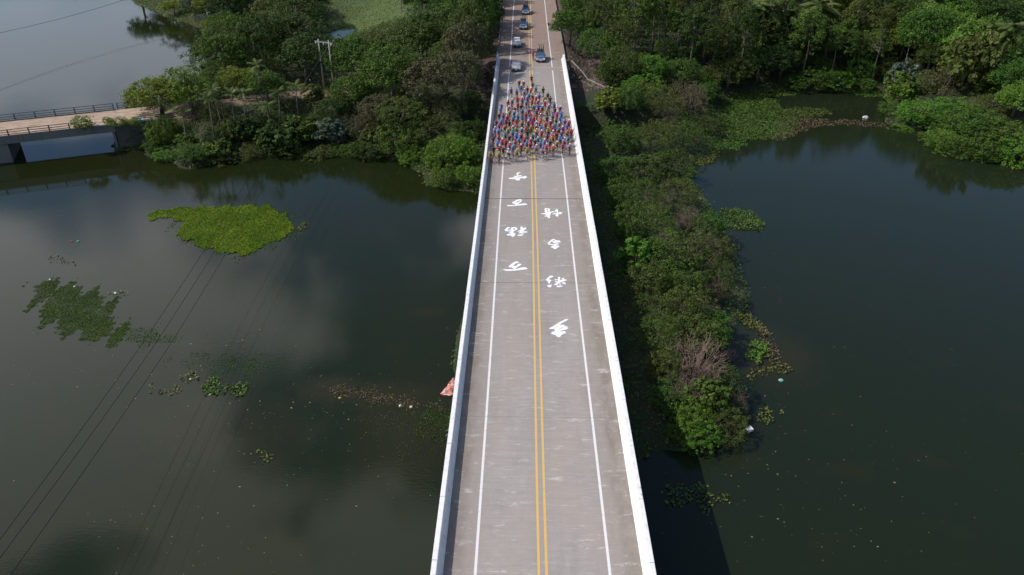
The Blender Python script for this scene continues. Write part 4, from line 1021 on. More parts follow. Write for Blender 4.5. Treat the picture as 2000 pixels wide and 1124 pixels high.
# ------------------------------------------------------------------ poles and cables
polem = simple('pole_concrete', (.34, .31, .27), .85, var=.15); steel = simple('galvanised_steel', (.42, .43, .45), .45, .6)
ta, tb2 = P(622, 81, 5.8), P(642, 84, 5.8)
hp = empty('power_pole', (ta[0], ta[1], hz(ta[0], ta[1])), label='tall twin-legged concrete power pole with a crossarm among the left bank trees', cat='power pole')
z0 = hp.location.z; b = Vector((tb2[0] - ta[0], tb2[1] - ta[1], 0))
for o_ in (Vector((0, 0, 0)), b):
    MB().tube([o_ + Vector((0, 0, -.5)), o_ + Vector((0, 0, 6.2 - z0))], [.20, .12], 10).build('pole', polem, hp, True)
bn = b.normalized()
MB().box(tuple(b * .5 + Vector((0, 0, 5.75 - z0))), (b.length + 1.7, .14, .16), math.atan2(b.y, b.x)).build('crossarm', steel, hp)
ins = []
for k in (-.55, b.length / 2, b.length + .55):
    p_ = bn * k + Vector((0, -.15, 5.5 - z0)); ins.append(Vector((ta[0], ta[1], z0)) + p_)
    MB().lathe(tuple(p_), [(.02, .2), (.09, .15), (.05, .1), (.10, .05), (.05, 0), (.10, -.05), (.03, -.12)], n=8).build('insulator', steel, hp)
MB().tube([b * .9 + Vector((0, 0, 5.2 - z0)), b * -1.6 + Vector((-1, -2.5, .1))], .025, 4).build('guy_wire', steel, hp)
MB().lathe(tuple(b * -.75 + Vector((-.65, -1.65, 1.9))), [(.02, -.2), (.1, -.1), (.1, .1), (.02, .2)], n=6).build('guy_insulator', steel, hp)
wire_m = simple('cable_black', (.008, .008, .009), 1.0); wire_m.node_tree.nodes['Principled BSDF'].inputs['Specular IOR Level'].default_value = .05
for i, (p1, p2, p3) in enumerate([((457, 390), (272, 680), (0, 1054)), ((470, 397), (298, 680), (0, 1090)), ((487, 405), (328, 680), (20, 1124))]):
    A = ins[i]; B = Vector(P(*p2, -.5)); D = Vector(P(*p3, .3))
    dxy = Vector((D.x - A.x, D.y - A.y)); Lx = dxy.length; sB = Vector((B.x - A.x, B.y - A.y)).length / Lx
    # parabola through the three heights
    a2 = ((B.z - A.z) / sB - (D.z - A.z)) / (sB - 1); a1 = (D.z - A.z) - a2
    off = Vector((B.x, B.y)) - (Vector((A.x, A.y)) + dxy * sB)
    pts = []
    for s in np.linspace(0, 1.7, 60):
        k = min(1, s / sB) if s < sB else max(0, (1 - s) / (1 - sB)) if s < 1 else 0
        pts.append((A.x + dxy.x * s + off.x * k, A.y + dxy.y * s + off.y * k, A.z + a1 * s + a2 * s * s))
    tag(MB().tube(pts, .017, 4).build('power_cable', wire_m), ['leftmost of three black power cables over the left lake', 'middle of three black power cables over the left lake', 'rightmost of three black power cables over the left lake'][i], 'cable', 'power cables over the left lake')
A, B = P(-60, 83, -1.5), P(252, 2, -1.5); d = B - A
pts = [A + d * s + np.array([0, 0, 2.5 * (s - .5) ** 2 * 1.0]) for s in np.linspace(-.6, 1.5, 24)]
tag(MB().tube(pts, .04, 4).build('power_cable', wire_m), 'single thin cable crossing the upper left lake', 'cable')
q = P(785, 24, -3); o = empty('utility_pole', (q[0], q[1], hz(q[0], q[1])), label='thin grey pole standing at the near corner of the grass field', cat='pole')
MB().tube([(0, 0, -.4), (0, 0, 7)], [.14, .09], 8).build('pole', steel, o, True); MB().box((0, 0, 6.6), (1.2, .1, .1)).build('crossarm', steel, o)
q = P(981, 62, 0); o = empty('road_post', (-7.0, 172, -.2), label='dark slim post at the left road edge beyond the bridge', cat='post')
MB().tube([(0, 0, -.4), (0, 0, 3.4)], [.09, .07], 7).build('pole', simple('post_dark', (.06, .055, .05), .7), o, True); MB().box((0, -.05, 3.2), (.34, .05, .34)).build('sign_plate', simple('plate_dark', (.05, .05, .05), .6), o)

# ------------------------------------------------------------------ vehicles
tyre_m = simple('tyre_rubber', (.02, .02, .02), .8); rim_m = simple('rim_alloy', (.45, .45, .47), .35, .8)
glass_t = NT('car_glass'); glass_t.base((.02, .035, .05)); glass_t.set(Roughness=.06, IOR=1.5); M['glass'] = glass_t.m
lamp_t = NT('lamp_glass'); lamp_t.base((.7, .72, .75)); lamp_t.set(Roughness=.1, Metallic=.3); M['lamp'] = lamp_t.m
black_m = simple('black_plastic', (.025, .025, .027), .5); plate_m = simple('number_plate', (.75, .76, .8), .5)
def carpaint(name, c, metal=.0):
    t_ = NT(name); t_.base(t_.mix(t_.noise(t_.coord(), 2.5, 3), tuple(x * .93 for x in c), c)); t_.set(Roughness=.28, Metallic=metal)
    t_.b.inputs['Coat Weight'].default_value = .6; t_.b.inputs['Coat Roughness'].default_value = .06; return t_.m
def loft(stations, n_side, mat, name, parent):
    """stations: (y, [(x, z) ...]) half sections from centre bottom to centre top, mirrored"""
    m = MB(); rings = []
    for y, half in stations:
        ring = [(x, y, z) for x, z in half] + [(-x, y, z) for x, z in reversed(half) if x > 1e-6]
        rings.append(ring)
    n = len(rings[0]); vs = [p for r_ in rings for p in r_]; fs = []
    for i in range(len(rings) - 1):
        for k in range(n): fs.append((i * n + k, i * n + (k + 1) % n, (i + 1) * n + (k + 1) % n, (i + 1) * n + k))
    fs.append(tuple(range(n))); fs.append(tuple(range(len(rings) * n - 1, (len(rings) - 1) * n - 1, -1)))
    m.add(vs, fs); return m.build(name, mat, parent, True)
def make_car(loc, kind, paint_m, label, roof_m=None, bonnet_m=None, rack=False, rz=0):
    """front points to -Y"""
    c = empty('car', loc, rz, label=label, cat='car', group='cars following the cyclists')
    L = 4.55; hw = .90; H = 1.46 if kind == 'sedan' else 1.66
    if kind == 'sedan': prof = [(-2.27, .55, .80), (-2.1, .72, .86), (-1.5, .86, .89), (-.95, .93, .90), (.3, .95, .90), (1.35, 1.0, .90), (2.0, 1.02, .87), (2.22, .95, .82), (2.28, .70, .78)]
    else: prof = [(-2.27, .62, .80), (-2.12, .86, .87), (-1.5, 1.0, .90), (-1.0, 1.05, .91), (.3, 1.07, .91), (1.5, 1.1, .91), (2.1, 1.1, .88), (2.2, 1.0, .84), (2.26, .8, .80)]
    stt = [(y, [(0, .24), (w * .86, .24), (w * .99, .36), (w, zt * .62 + .1), (w * .95, zt - .06), (w * .85, zt), (0, zt + .035)]) for y, zt, w in prof]
    loft(stt, 7, paint_m, 'body', c)
    zb = .93 if kind == 'sedan' else 1.04
    ws, rf, rb, re = (-1.05, -.35, 1.0, 1.75) if kind == 'sedan' else (-1.12, -.42, 1.75, 2.14)
    def ring(y0, y1, x, z): return [(-x, y0, z), (x, y0, z), (x, y1, z), (-x, y1, z)]
    m = MB(); m.add(ring(ws, re, .80, zb) + ring(ws + .30, re - .32, .70, zb + (H - zb) * .55) + ring(rf, rb, .60, H - .05) + ring(rf + .12, rb - .12, .50, H),
      [(0, 1, 5, 4), (1, 2, 6, 5), (2, 3, 7, 6), (3, 0, 4, 7), (4, 5, 9, 8), (5, 6, 10, 9), (6, 7, 11, 10), (7, 4, 8, 11), (8, 9, 13, 12), (9, 10, 14, 13), (10, 11, 15, 14), (11, 8, 12, 15), (12, 13, 14, 15)])
    m.build('cabin', paint_m, c)
    e = .012
    def lerp(a, b, t_): return tuple(x + (y - x) * t_ for x, y in zip(a, b))
    MB().quad((-.74, ws + .03, zb + .03 + e), (.74, ws + .03, zb + .03 + e), (.56, rf - .04, H - .06 + e), (-.56, rf - .04, H - .06 + e)).build('windscreen', M['glass'], c)
    MB().quad((.72, re - .02, zb + .04 + e), (-.72, re - .02, zb + .04 + e), (-.55, rb + .03, H - .07 + e), (.55, rb + .03, H - .07 + e)).build('rear_window', M['glass'], c)
    for s in (-1, 1):
        ym = (ws + re) / 2
        for (a, b_) in ((ws + .42, ym - .04), (ym + .04, re - .42)):
            q_ = [(s * (.79 + e), a - .16 if a < 0 else a, zb + .05), (s * (.79 + e), b_ + (.12 if b_ > .5 else 0), zb + .05), (s * (.625 + e), min(b_, rb - .05), H - .09), (s * (.625 + e), max(a, rf + .05), H - .09)]
            if s > 0: q_ = q_[::1]
            MB().quad(*q_).build('side_window', M['glass'], c)
        MB().box((s * .98, ws + .25, zb + .06), (.2, .12, .14)).build('mirror', paint_m, c)
        MB().box((s * .63, -2.12, .68 if kind == 'sedan' else .80), (.36, .26, .15), s * -.35).build('headlight', M['lamp'], c)
        MB().box((s * .66, 2.20, .85), (.30, .10, .15)).build('tail_light', simple('tail_red', (.4, .02, .02), .3), c)
        for y in (-1.38, 1.32):
            w_ = MB().lathe((s * .80, y, .33), [(.20, -.11), (.30, -.11), (.33, -.08), (.33, .08), (.30, .11), (.20, .11)], 'x', 16).build('wheel', tyre_m, c, True)
            MB().lathe((s * (.80 + .115), y, .33), [(.001, .0), (.07, .01), (.21, -.01)], 'x', 10).build('rim', rim_m, w_)
    MB().box((0, -2.275, .52), (.95, .05, .18)).build('grille', black_m, c)
    MB().box((0, -2.25, .30), (1.45, .09, .16)).build('bumper_intake', black_m, c)
    MB().box((0, -2.315, .44), (.46, .02, .14)).build('number_plate', plate_m, c)
    if roof_m: MB().box((0, (rf + rb) / 2, H + .006), (.92, rb - rf - .42, .03)).build('roof_panel', roof_m, c)
    if bonnet_m:
        zf = 1.06 if kind != 'sedan' else .95
        MB().quad((-.62, -1.98, zf - .10), (.62, -1.98, zf - .10), (.68, ws - .06, zf + .05), (-.68, ws - .06, zf + .05)).build('bonnet_panel', bonnet_m, c)
    if rack:
        MB().box((0, -2.30, .62), (1.60, .07, .22)).box((0, -2.04, .66), (1.72, .50, .12)).build('bumper', plate_m, c)
        for y in (rf + .15, (rf + rb) / 2, rb - .2): MB().box((0, y, H + .10), (1.36, .06, .05)).build('rack_bar', black_m, c)
        for s in (-1, 1): MB().box((s * .58, (rf + rb) / 2, H + .045), (.05, rb - rf, .06)).build('roof_rail', black_m, c)
    return c, H
silver = carpaint('silver_car_paint', (.50, .50, .53), .35); white_c = carpaint('white_car_paint', (.80, .80, .80)); blue_c = carpaint('blue_car_paint', (.045, .07, .12), .2)
red_p = simple('red_marking', (.55, .05, .12), .4); sky_p = simple('blue_marking', (.06, .16, .34), .35); ltb = carpaint('silver_blue_paint', (.10, .13, .18), .25)
def on_road(px, py): q_ = P(px, py, 0); return (q_[0], q_[1])
x, y = on_road(1008, 141); make_car((x, y + 2.2, 0), 'sedan', silver, 'silver sedan with red markings on its roof, closest car behind the cyclists', red_p)
x, y = on_road(1009.5, 94); make_car((x, y + 2.2, 0), 'sedan', white_c, 'plain white sedan between the silver car and the blue cars')
RACKS = []
for (px, py, lb, pm) in ((1056, 123, 'blue and silver team car carrying bicycles, alone in the right-hand lane', ltb), (1022, 59, 'blue team car with bicycles on its roof, just behind the white sedan', blue_c), (1027, 30, 'blue team car furthest up the road, bicycles on its roof', blue_c)):
    x, y = on_road(px, py); c, H = make_car((x, y + 2.2, 0), 'wagon', pm, lb, black_m, sky_p, True); RACKS.append((x, y + 2.2, H, lb))

# ------------------------------------------------------------------ bicycles and riders
def bike_meshes():
    d = {}
    f = MB(); r_ = .017
    bb = (0, .06, .28); seat = (0, .24, .90); head = (0, -.40, .86); hd2 = (0, -.43, .72); rear = (0, .50, .34); fr = (0, -.52, .34)
    for a, b_, w in ((bb, (0, .22, .82), r_ * 1.1), (bb, hd2, r_ * 1.3), ((0, .21, .78), head, r_ * 1.1), (head, hd2, r_ * 1.4)): f.tube([a, b_], w, 6)
    for s in (-1, 1):
        f.tube([(s * .02, .08, .28), (s * .055, .50, .34)], r_ * .6, 5); f.tube([(s * .015, .22, .78), (s * .055, .50, .34)], r_ * .6, 5); f.tube([(s * .03, -.44, .70), (s * .05, -.52, .34)], r_ * .8, 5)
    d['frame'] = f.mesh('frame')
    w = MB()
    for i in range(1):
        n, k = 20, 5; vs = []; fs = []
        for a in range(n):
            t_ = 6.283 * a / n
            for b_ in range(k):
                u = 6.283 * b_ / k; rr = .325 + .016 * math.cos(u); vs.append((.014 * math.sin(u), rr * math.cos(t_), rr * math.sin(t_)))
        for a in range(n):
            for b_ in range(k): fs.append((a * k + b_, a * k + (b_ + 1) % k, ((a + 1) % n) * k + (b_ + 1) % k, ((a + 1) % n) * k + b_))
        w.add(vs, fs)
    w.lathe((0, 0, 0), [(.29, -.008), (.315, -.012), (.315, .012), (.29, .008), (.29, -.008)], 'x', 20)
    for a in range(9): t_ = 6.283 * a / 9; w.tube([(0, 0, 0), (0, .3 * math.cos(t_), .3 * math.sin(t_))], .003, 3, False)
    w.lathe((0, 0, 0), [(.001, -.04), (.02, -.04), (.02, .04), (.001, .04)], 'x', 6)
    d['wheel'] = w.mesh('wheel', tyre_m)
    h = MB().tube([(0, -.38, .90), (0, -.47, .95)], .015, 5)
    h.tube([(-.21, -.60, .84), (-.21, -.63, .93), (-.21, -.52, .96), (-.19, -.47, .96), (.19, -.47, .96), (.21, -.52, .96), (.21, -.63, .93), (.21, -.60, .84)], .013, 5)
    d['handlebar'] = h.mesh('handlebar', black_m)
    s = MB().box((0, .24, .955), (.13, .27, .035), 0, .85).tube([(0, .22, .80), (0, .235, .95)], .013, 5); d['saddle'] = s.mesh('saddle', black_m)
    c = MB().lathe((.05, .06, .28), [(.001, 0), (.09, 0), (.09, .006), (.001, .006)], 'x', 12).tube([(.07, .06, .28), (.09, .06, .11)], .01, 4).tube([(-.07, .06, .28), (-.09, .06, .45)], .01, 4).box((.12, .06, .11), (.08, .06, .02)).box((-.12, .06, .45), (.08, .06, .02))
    d['crankset'] = c.mesh('crankset', black_m)
    return d
BK = bike_meshes()
FRAMES = [simple('frame_black', (.03, .03, .035), .35), simple('frame_white', (.65, .65, .67), .35), simple('frame_red', (.45, .03, .04), .35), simple('frame_blue', (.04, .12, .42), .35)]
BK['frame'].materials.append(FRAMES[0])
def bicycle(loc, rz, fm, label, group, lean=0.0):
    b_ = empty('bicycle', loc, rz, label=label, cat='bicycle', group=group); b_.rotation_euler[1] = lean
    setmat(obj('frame', BK['frame'], b_), fm)
    obj('wheel', BK['wheel'], b_, (0, -.52, .345)); obj('wheel', BK['wheel'], b_, (0, .50, .345))
    obj('handlebar', BK['handlebar'], b_); obj('saddle', BK['saddle'], b_); obj('crankset', BK['crankset'], b_)
    return b_

dg = None
def skin_mesh(name, joints, edges, radii, root=0, sub=1):
    me = bpy.data.meshes.new(name + '_skeleton'); me.from_pydata(joints, edges, []); o = bpy.data.objects.new(name + '_tmp', me); COL.objects.link(o)
    md = o.modifiers.new('skin', 'SKIN'); md.use_smooth_shade = True
    sv = me.skin_vertices[0].data
    for i, r_ in enumerate(radii):
        sv[i].radius = r_ if hasattr(r_, '__len__') else (r_, r_); sv[i].use_root = (i == root)
    if sub:
        sm = o.modifiers.new('sub', 'SUBSURF'); sm.levels = sub; sm.render_levels = sub
    g_ = bpy.context.evaluated_depsgraph_get(); g_.update()
    out = bpy.data.meshes.new_from_object(o.evaluated_get(g_), depsgraph=g_)
    bpy.data.objects.remove(o); out.name = name
    return out

def rider_meshes(flip, upright=0.0, standing=False):
    """a cyclist bent over the bars; flip swaps which foot is down"""
    s = -1 if flip else 1; u = upright
    J = {}
    J['pel'] = (0, .20, 1.02); J['sp'] = (0, .06 + .03 * u, 1.20 + .03 * u); J['ch'] = (0, -.10 + .10 * u, 1.33 + .08 * u); J['nk'] = (0, -.20 + .14 * u, 1.43 + .12 * u); J['hd'] = (0, -.27 + .16 * u, 1.53 + .13 * u); J['ht'] = (0, -.29 + .16 * u, 1.64 + .14 * u)
    for a, t_ in ((1, 'L'), (-1, 'R')):
        J['sh' + t_] = (a * .18, -.13 + .10 * u, 1.38 + .08 * u); J['el' + t_] = (a * .25, -.30 + .03 * u, 1.17 + .04 * u); J['wr' + t_] = (a * .215, -.49, 1.02); J['ha' + t_] = (a * .21, -.56, .99)
        J['hp' + t_] = (a * .095, .17, .99)
        if a == s: J['kn' + t_] = (a * .12, -.13, .63); J['an' + t_] = (a * .12, .11, .20); J['to' + t_] = (a * .12, -.04, .13)
        else: J['kn' + t_] = (a * .13, -.20, .83); J['an' + t_] = (a * .12, .10, .53); J['to' + t_] = (a * .12, -.05, .47)
    if standing:
        J.update(pel=(0, 0, .95), sp=(0, 0, 1.12), ch=(0, 0, 1.30), nk=(0, 0, 1.46), hd=(0, -.01, 1.57), ht=(0, -.01, 1.70))
    R_ = dict(pel=(.15, .12), sp=(.125, .10), ch=(.16, .115), nk=.058, hd=(.080, .092), ht=(.072, .080), sh=.066, el=.043, wr=.030, ha=.036, hp=.098, kn=.056, an=.038, to=.036)
    ks = list(J); E = [('pel', 'sp'), ('sp', 'ch'), ('ch', 'nk'), ('nk', 'hd'), ('hd', 'ht')]
    for t_ in 'LR': E += [('ch', 'sh' + t_), ('sh' + t_, 'el' + t_), ('el' + t_, 'wr' + t_), ('wr' + t_, 'ha' + t_), ('pel', 'hp' + t_), ('hp' + t_, 'kn' + t_), ('kn' + t_, 'an' + t_), ('an' + t_, 'to' + t_)]
    rad = lambda k, g=0: tuple(x + g for x in (R_[k.rstrip('LR')] if hasattr(R_[k.rstrip('LR')], '__len__') else (R_[k.rstrip('LR')],) * 2))
    ix = {k: i for i, k in enumerate(ks)}
    body = skin_mesh('person', [J[k] for k in ks], [(ix[a], ix[b_]) for a, b_ in E], [rad(k) for k in ks], ix['pel'], 1)
    # fingers curled round the bar, nose and ears, joined to the body mesh
    ex = MB()
    for t_, a in (('L', 1), ('R', -1)):
        h = Vector(J['ha' + t_])
        for i in range(4):
            b_ = h + Vector((a * (-.028 + .019 * i), -.02, .008)); l_ = (.9, 1.05, 1, .8)[i]
            ex.tube([b_, b_ + Vector((0, -.035 * l_, -.004)), b_ + Vector((0, -.045 * l_, -.035)), b_ + Vector((0, -.02, -.052))], [.009, .0085, .008, .006], 5)
        ex.tube([h + Vector((-a * .03, .03, 0)), h + Vector((-a * .045, .0, -.02)), h + Vector((-a * .03, -.02, -.045))], [.011, .009, .007], 5)
    hd = Vector(J['hd'])
    ex.add([hd + Vector((-.014, -.088, .02)), hd + Vector((.014, -.088, .02)), hd + Vector((0, -.112, .005)), hd + Vector((0, -.085, .055))], [(0, 1, 2), (1, 3, 2), (3, 0, 2)])
    for a in (-1, 1): ex.box(hd + Vector((a * .083, 0, .03)), (.012, .03, .05))
    nb = len(body.vertices); vs = [tuple(v.co) for v in body.vertices] + ex.v; fs = [tuple(p.vertices) for p in body.polygons] + [tuple(i + nb for i in f_) for f_ in ex.f]
    bm_ = bpy.data.meshes.new('person'); bm_.from_pydata(vs, [], fs); bm_.polygons.foreach_set('use_smooth', [True] * len(bm_.polygons)); bm_.update()
    def mid(a, b_, t_): return tuple(Vector(J[a]).lerp(Vector(J[b_]), t_))
    jj = [J['pel'], J['sp'], J['ch'], mid('ch', 'nk', .75), J['shL'], mid('shL', 'elL', .75), J['shR'], mid('shR', 'elR', .75)]
    jersey = skin_mesh('jersey', jj, [(0, 1), (1, 2), (2, 3), (2, 4), (4, 5), (2, 6), (6, 7)], [rad('pel', .012), rad('sp', .018), rad('ch', .016), (.068, .068), rad('shL', .014), (.058, .058), rad('shL', .014), (.058, .058)], 0, 1)
    jj = [tuple(Vector(J['pel']) + Vector((0, .01, -.01))), J['hpL'], mid('hpL', 'knL', .8), J['hpR'], mid('hpR', 'knR', .8)]
    shorts = skin_mesh('shorts', jj, [(0, 1), (1, 2), (0, 3), (3, 4)], [rad('pel', .016), rad('hpL', .012), (.074, .074), rad('hpL', .012), (.074, .074)], 0, 1)
    hm = MB(); ht = Vector(J['ht'])
    prof = [(1.0, -.02), (.98, .03), (.80, .075), (.45, .105), (.05, .115)]; n = 10; vs = []; fs = []
    for r_, z in prof:
        for k in range(n): t_ = 6.283 * k / n; vs.append(ht + Vector((.105 * r_ * math.cos(t_), .135 * r_ * math.sin(t_) + .01, z - .02)))
    for i in range(len(prof) - 1):
        for k in range(n): fs.append((i * n + k, i * n + (k + 1) % n, (i + 1) * n + (k + 1) % n, (i + 1) * n + k))
    fs.append(tuple(range(4 * n, 5 * n))); hm.add(vs, fs)
    helmet = hm.mesh('helmet', None, True)
    gl = MB().box(hd + Vector((0, -.094, .045)), (.135, .02, .032)).mesh('sunglasses', black_m)
    shoes = MB()
    for t_ in 'LR': q_ = Vector(J['to' + t_]); shoes.box(q_ + Vector((0, .05, -.005)), (.085, .26, .075), 0, .8)
    return dict(body=bm_, jersey=jersey, shorts=shorts, helmet=helmet, sunglasses=gl, shoes=shoes.mesh('shoes'))
RM = [rider_meshes(False), rider_meshes(True), rider_meshes(False, 1.0), rider_meshes(True, .5)]
skin_m = [simple('skin_light', (.48, .28, .19), .55, var=.06), simple('skin_tan', (.33, .18, .11), .55, var=.06)]
def fabric(n_, c_): return simple(n_, c_, .65, var=.1, scale=12)
JC = {'royal blue': (0.046, 0.130, 0.676), 'light blue': (0.104, 0.351, 0.850), 'teal': (0.039, 0.468, 0.676), 'navy': (0.039, 0.046, 0.221), 'crimson': (0.585, 0.026, 0.091), 'red': (0.806, 0.039, 0.039), 'pink': (0.850, 0.091, 0.286),
      'magenta': (0.546, 0.052, 0.286), 'orange': (0.850, 0.182, 0.039), 'yellow': (.50, .40, .05), 'lime yellow': (.42, .52, .06), 'lavender': (0.442, 0.390, 0.850), 'purple': (0.208, 0.091, 0.429), 'black': (0.029, 0.029, 0.031), 'dark brown': (0.091, 0.052, 0.039), 'white': (0.850, 0.850, 0.850), 'cream': (0.806, 0.715, 0.494)}
JM = {k: fabric('jersey_' + k.replace(' ', '_'), v) for k, v in JC.items()}
short_m = [fabric('shorts_black', (.02, .02, .024)), fabric('shorts_navy', (.02, .03, .12)), fabric('shorts_crimson', (.30, .02, .05)), fabric('shorts_blue', (.03, .08, .35))]
for m_ in RM:
    m_['body'].materials.append(skin_m[0])
    for k, mt in (('jersey', JM['red']), ('shorts', short_m[0]), ('helmet', JM['white']), ('shoes', JM['white'])):
        m_[k].materials.clear(); m_[k].materials.append(mt)
C1 = [(985,235,'dark brown'),(745,310,'crimson'),(830,325,'red'),(1000,360,'dark brown'),(780,405,'light blue'),(585,480,'royal blue'),(695,510,'royal blue'),(865,495,'lavender'),(955,470,'pink'),
 (1070,440,'teal'),(1205,470,'black'),(935,570,'teal'),(1020,575,'cream'),(1130,590,'royal blue'),(1295,560,'dark brown'),(1235,640,'yellow'),(1050,625,'pink'),(1345,655,'black'),(600,690,'teal'),
 (805,665,'pink'),(880,715,'light blue'),(990,695,'red'),(1110,700,'pink'),(1240,735,'crimson'),(1425,755,'royal blue'),(390,775,'purple'),(535,820,'lavender'),(705,775,'crimson'),(660,830,'navy'),
 (775,795,'black'),(1030,795,'teal'),(1200,805,'lavender'),(1315,785,'lavender'),(810,875,'teal'),(930,890,'navy'),(1082,895,'purple'),(1157,915,'orange'),(1283,895,'yellow'),(555,900,'yellow'),
 (645,915,'light blue'),(1440,850,'black'),(430,980,'royal blue'),(710,985,'teal'),(870,965,'crimson'),(965,970,'pink'),(1400,970,'lavender'),(1480,945,'pink'),(905,640,'royal blue'),(890,470,'black')]
C2 = [(620,30,'light blue'),(685,90,'crimson'),(1030,30,'red'),(1155,55,'orange'),(1315,35,'black'),(1465,50,'yellow'),(1615,90,'royal blue'),(500,95,'magenta'),(565,125,'black'),(800,115,'yellow'),
 (920,120,'crimson'),(1075,120,'lavender'),(1255,145,'red'),(1340,115,'crimson'),(1425,165,'teal'),(1580,150,'lavender'),(455,195,'red'),(610,205,'pink'),(685,220,'lime yellow'),(795,250,'light blue'),
 (975,220,'yellow'),(1165,215,'light blue'),(1495,240,'teal'),(1582,215,'pink'),(345,275,'light blue'),(525,260,'lime yellow'),(600,305,'teal'),(1080,280,'cream'),(1178,305,'pink'),(1320,260,'yellow'),
 (1410,255,'red'),(1640,290,'orange'),(1750,275,'red'),(475,355,'teal'),(550,385,'navy'),(685,365,'light blue'),(790,360,'crimson'),(900,310,'black'),(1010,360,'teal'),(1293,372,'crimson'),
 (1445,325,'orange'),(1520,315,'purple'),(340,408,'magenta'),(230,430,'black'),(1408,425,'orange'),(1700,400,'teal'),(1535,438,'light blue'),(408,488,'pink'),(670,482,'pink'),(845,440,'magenta'),
 (1110,430,'teal'),(1050,475,'black'),(1242,482,'lavender'),(300,535,'light blue'),(550,560,'pink'),(780,565,'crimson'),(960,535,'crimson'),(1162,522,'teal'),(1350,485,'black'),(1473,505,'yellow'),
 (225,605,'black'),(342,612,'crimson'),(630,595,'light blue'),(430,642,'navy'),(1082,592,'lavender'),(1300,565,'pink'),(1418,592,'orange'),(1590,560,'magenta'),(1725,560,'lavender'),(203,695,'lime yellow'),
 (354,715,'lime yellow'),(540,685,'white'),(690,668,'lime yellow'),(905,640,'lime yellow'),(1210,632,'lavender')]
riders = [(940 + a / 10, 130 + b_ / 10, c_) for a, b_, c_ in C1] + [(940 + a / 10, 230 + b_ / 10, c_) for a, b_, c_ in C2]
rows = []
for (px, py, c_) in riders:
    q_ = P(px, py, 1.28); rows.append([q_[1], q_[0], c_])
# riders keep at least a handlebar apart
for it in range(30):
    for i in range(len(rows)):
        for j in range(i):
            dx_, dy_ = rows[i][1] - rows[j][1], rows[i][0] - rows[j][0]
            if abs(dx_) < .52 and abs(dy_) < 1.75:
                s_ = (.52 - abs(dx_)) / 2 + .01; g_ = 1 if dx_ >= 0 else -1
                rows[i][1] += g_ * s_ * .6; rows[j][1] -= g_ * s_ * .6
                g2 = 1 if dy_ >= 0 else -1; rows[i][0] += g2 * .05; rows[j][0] -= g2 * .05
    for r_ in rows: r_[1] = max(-5.6, min(5.6, r_[1]))
pk_ = np.array([P(*q, 0)[:2] for q in [(1000, 212), (1030, 200), (1062, 200), (1092, 224), (1108, 250), (1118, 300), (958, 300), (976, 226)]])
tries = 0; added = 0
while tries < 4000 and added < 12:
    tries += 1; x_, y_ = rnd.uniform(-5.4, 5.4), rnd.uniform(98, 136)
    if not inside(pk_, np.array([x_]), np.array([y_]))[0]: continue
    if any(abs(x_ - b[1]) < .62 and abs(y_ - b[0]) < 1.75 for b in rows): continue
    rows.append([y_, x_, rnd.choice(['crimson', 'pink', 'royal blue', 'light blue', 'lavender', 'red', 'magenta', 'teal', 'navy', 'purple'])]); added += 1
pk_ = np.array([P(*q, 0)[:2] for q in [(1005, 250), (1090, 240), (1112, 258), (1122, 302), (950, 302), (972, 256)]])
tries = 0
while tries < 6000 and added < 30:
    tries += 1; x_, y_ = rnd.uniform(-5.4, 5.4), rnd.uniform(98, 116)
    if not inside(pk_, np.array([x_]), np.array([y_]))[0]: continue
    if any(abs(x_ - b[1]) < .5 and abs(y_ - b[0]) < 1.6 for b in rows): continue
    rows.append([y_, x_, rnd.choice(['crimson', 'pink', 'royal blue', 'light blue', 'crimson', 'red', 'magenta', 'navy', 'lavender', 'orange'])]); added += 1
rows.sort()
def zone(x): return 'left shoulder' if x < -4 else 'left lane' if x < -.6 else 'yellow centre lines' if x < .6 else 'right lane' if x < 4 else 'right shoulder'
tot = {}; cnt = {}
for y, x, c_ in rows: tot[(c_, zone(x))] = tot.get((c_, zone(x)), 0) + 1
hel = {'crimson': 'white', 'pink': 'white', 'lavender': 'white', 'light blue': 'light blue', 'teal': 'teal', 'royal blue': 'navy', 'navy': 'orange', 'lime yellow': 'lime yellow', 'yellow': 'yellow', 'black': 'black', 'dark brown': 'black', 'red': 'red', 'orange': 'orange', 'magenta': 'crimson', 'purple': 'lavender', 'white': 'white', 'cream': 'cream'}
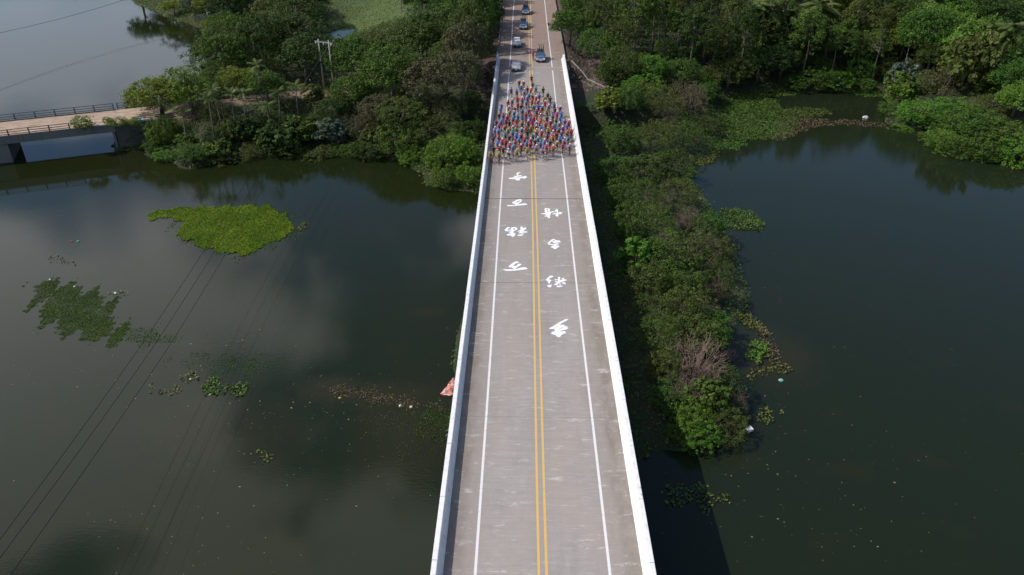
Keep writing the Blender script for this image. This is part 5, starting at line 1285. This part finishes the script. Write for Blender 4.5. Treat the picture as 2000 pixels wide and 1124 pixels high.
for k, (y, x, c_) in enumerate(rows):
    z_ = zone(x); key = (c_, z_); i = cnt.get(key, 0); cnt[key] = i + 1
    if tot[key] == 1: lb = f'in {c_}, only one of that colour, {z_}'
    elif i == 0: lb = f'in {c_}, foremost of that colour, {z_}'
    elif i == tot[key] - 1 and i > 1: lb = f'in {c_}, rearmost of that colour, {z_}'
    else: lb = f'in {c_}, {nth(i)} of that colour from front, {z_}'
    lb = lb.replace(' a orange', ' an orange')
    v = rnd.choice(RM) if rnd.random() < .8 else RM[2]
    rz = rnd.uniform(-.09, .09); lean = rnd.uniform(-.035, .035)
    bicycle((x, y, .012), rz, rnd.choice(FRAMES), 'bicycle under the cyclist ' + lb, 'bicycles of the peloton', lean)
    p_ = empty('person', (x, y, .012), rz, label='cyclist ' + lb, cat='person', group='cyclists riding in the peloton'); p_.rotation_euler[1] = lean; p_.scale = (1.06, 1.04, 1.04)
    setmat(obj('body', v['body'], p_), rnd.choice(skin_m)); setmat(obj('jersey', v['jersey'], p_), JM[c_])
    sm_ = {'crimson': 2, 'magenta': 2, 'royal blue': 3, 'light blue': 3, 'lavender': 1}.get(c_, 0)
    setmat(obj('shorts', v['shorts'], p_), short_m[sm_ if rnd.random() < .5 else 0])
    setmat(obj('helmet', v['helmet'], p_), JM[hel[c_] if rnd.random() < .7 else rnd.choice(['white', 'black', 'crimson', 'navy', 'light blue'])])
    obj('sunglasses', v['sunglasses'], p_); setmat(obj('shoes', v['shoes'], p_), JM['white' if rnd.random() < .6 else 'black'])
# the rider in red dropping back to the team car, with one hand out to it
x, y = on_road(1041, 119)
bicycle((x, y + .4, .012), 0, FRAMES[0], 'bicycle of the red rider beside the right-lane team car', 'bicycles of the peloton')
p_ = empty('person', (x, y + .4, .012), 0, label='cyclist in red riding upright beside the team car in the right lane', cat='person', group='cyclists riding in the peloton')
v = RM[2]
for k_, mt in (('body', skin_m[0]), ('jersey', JM['red']), ('shorts', short_m[2]), ('helmet', JM['red']), ('shoes', JM['black'])): setmat(obj(k_, v[k_], p_), mt)
obj('sunglasses', v['sunglasses'], p_)
for ri, (x, y, H, lb) in enumerate(RACKS):
    nm = ['the right-lane team car', 'the middle team car', 'the furthest team car'][ri]
    for k, dx_ in enumerate((-.54, -.18, .18, .54)):
        bicycle((x + dx_, y + .55, H + .13), rnd.uniform(-.05, .05) + (math.pi if k % 2 else 0), FRAMES[0] if k else FRAMES[1],
                ['leftmost', 'left middle', 'right middle', 'rightmost'][k] + ' spare bicycle on the roof of ' + nm, 'spare bicycles on the car roofs')
print('objects', len(bpy.data.objects), 'plants', len(ALLPL))
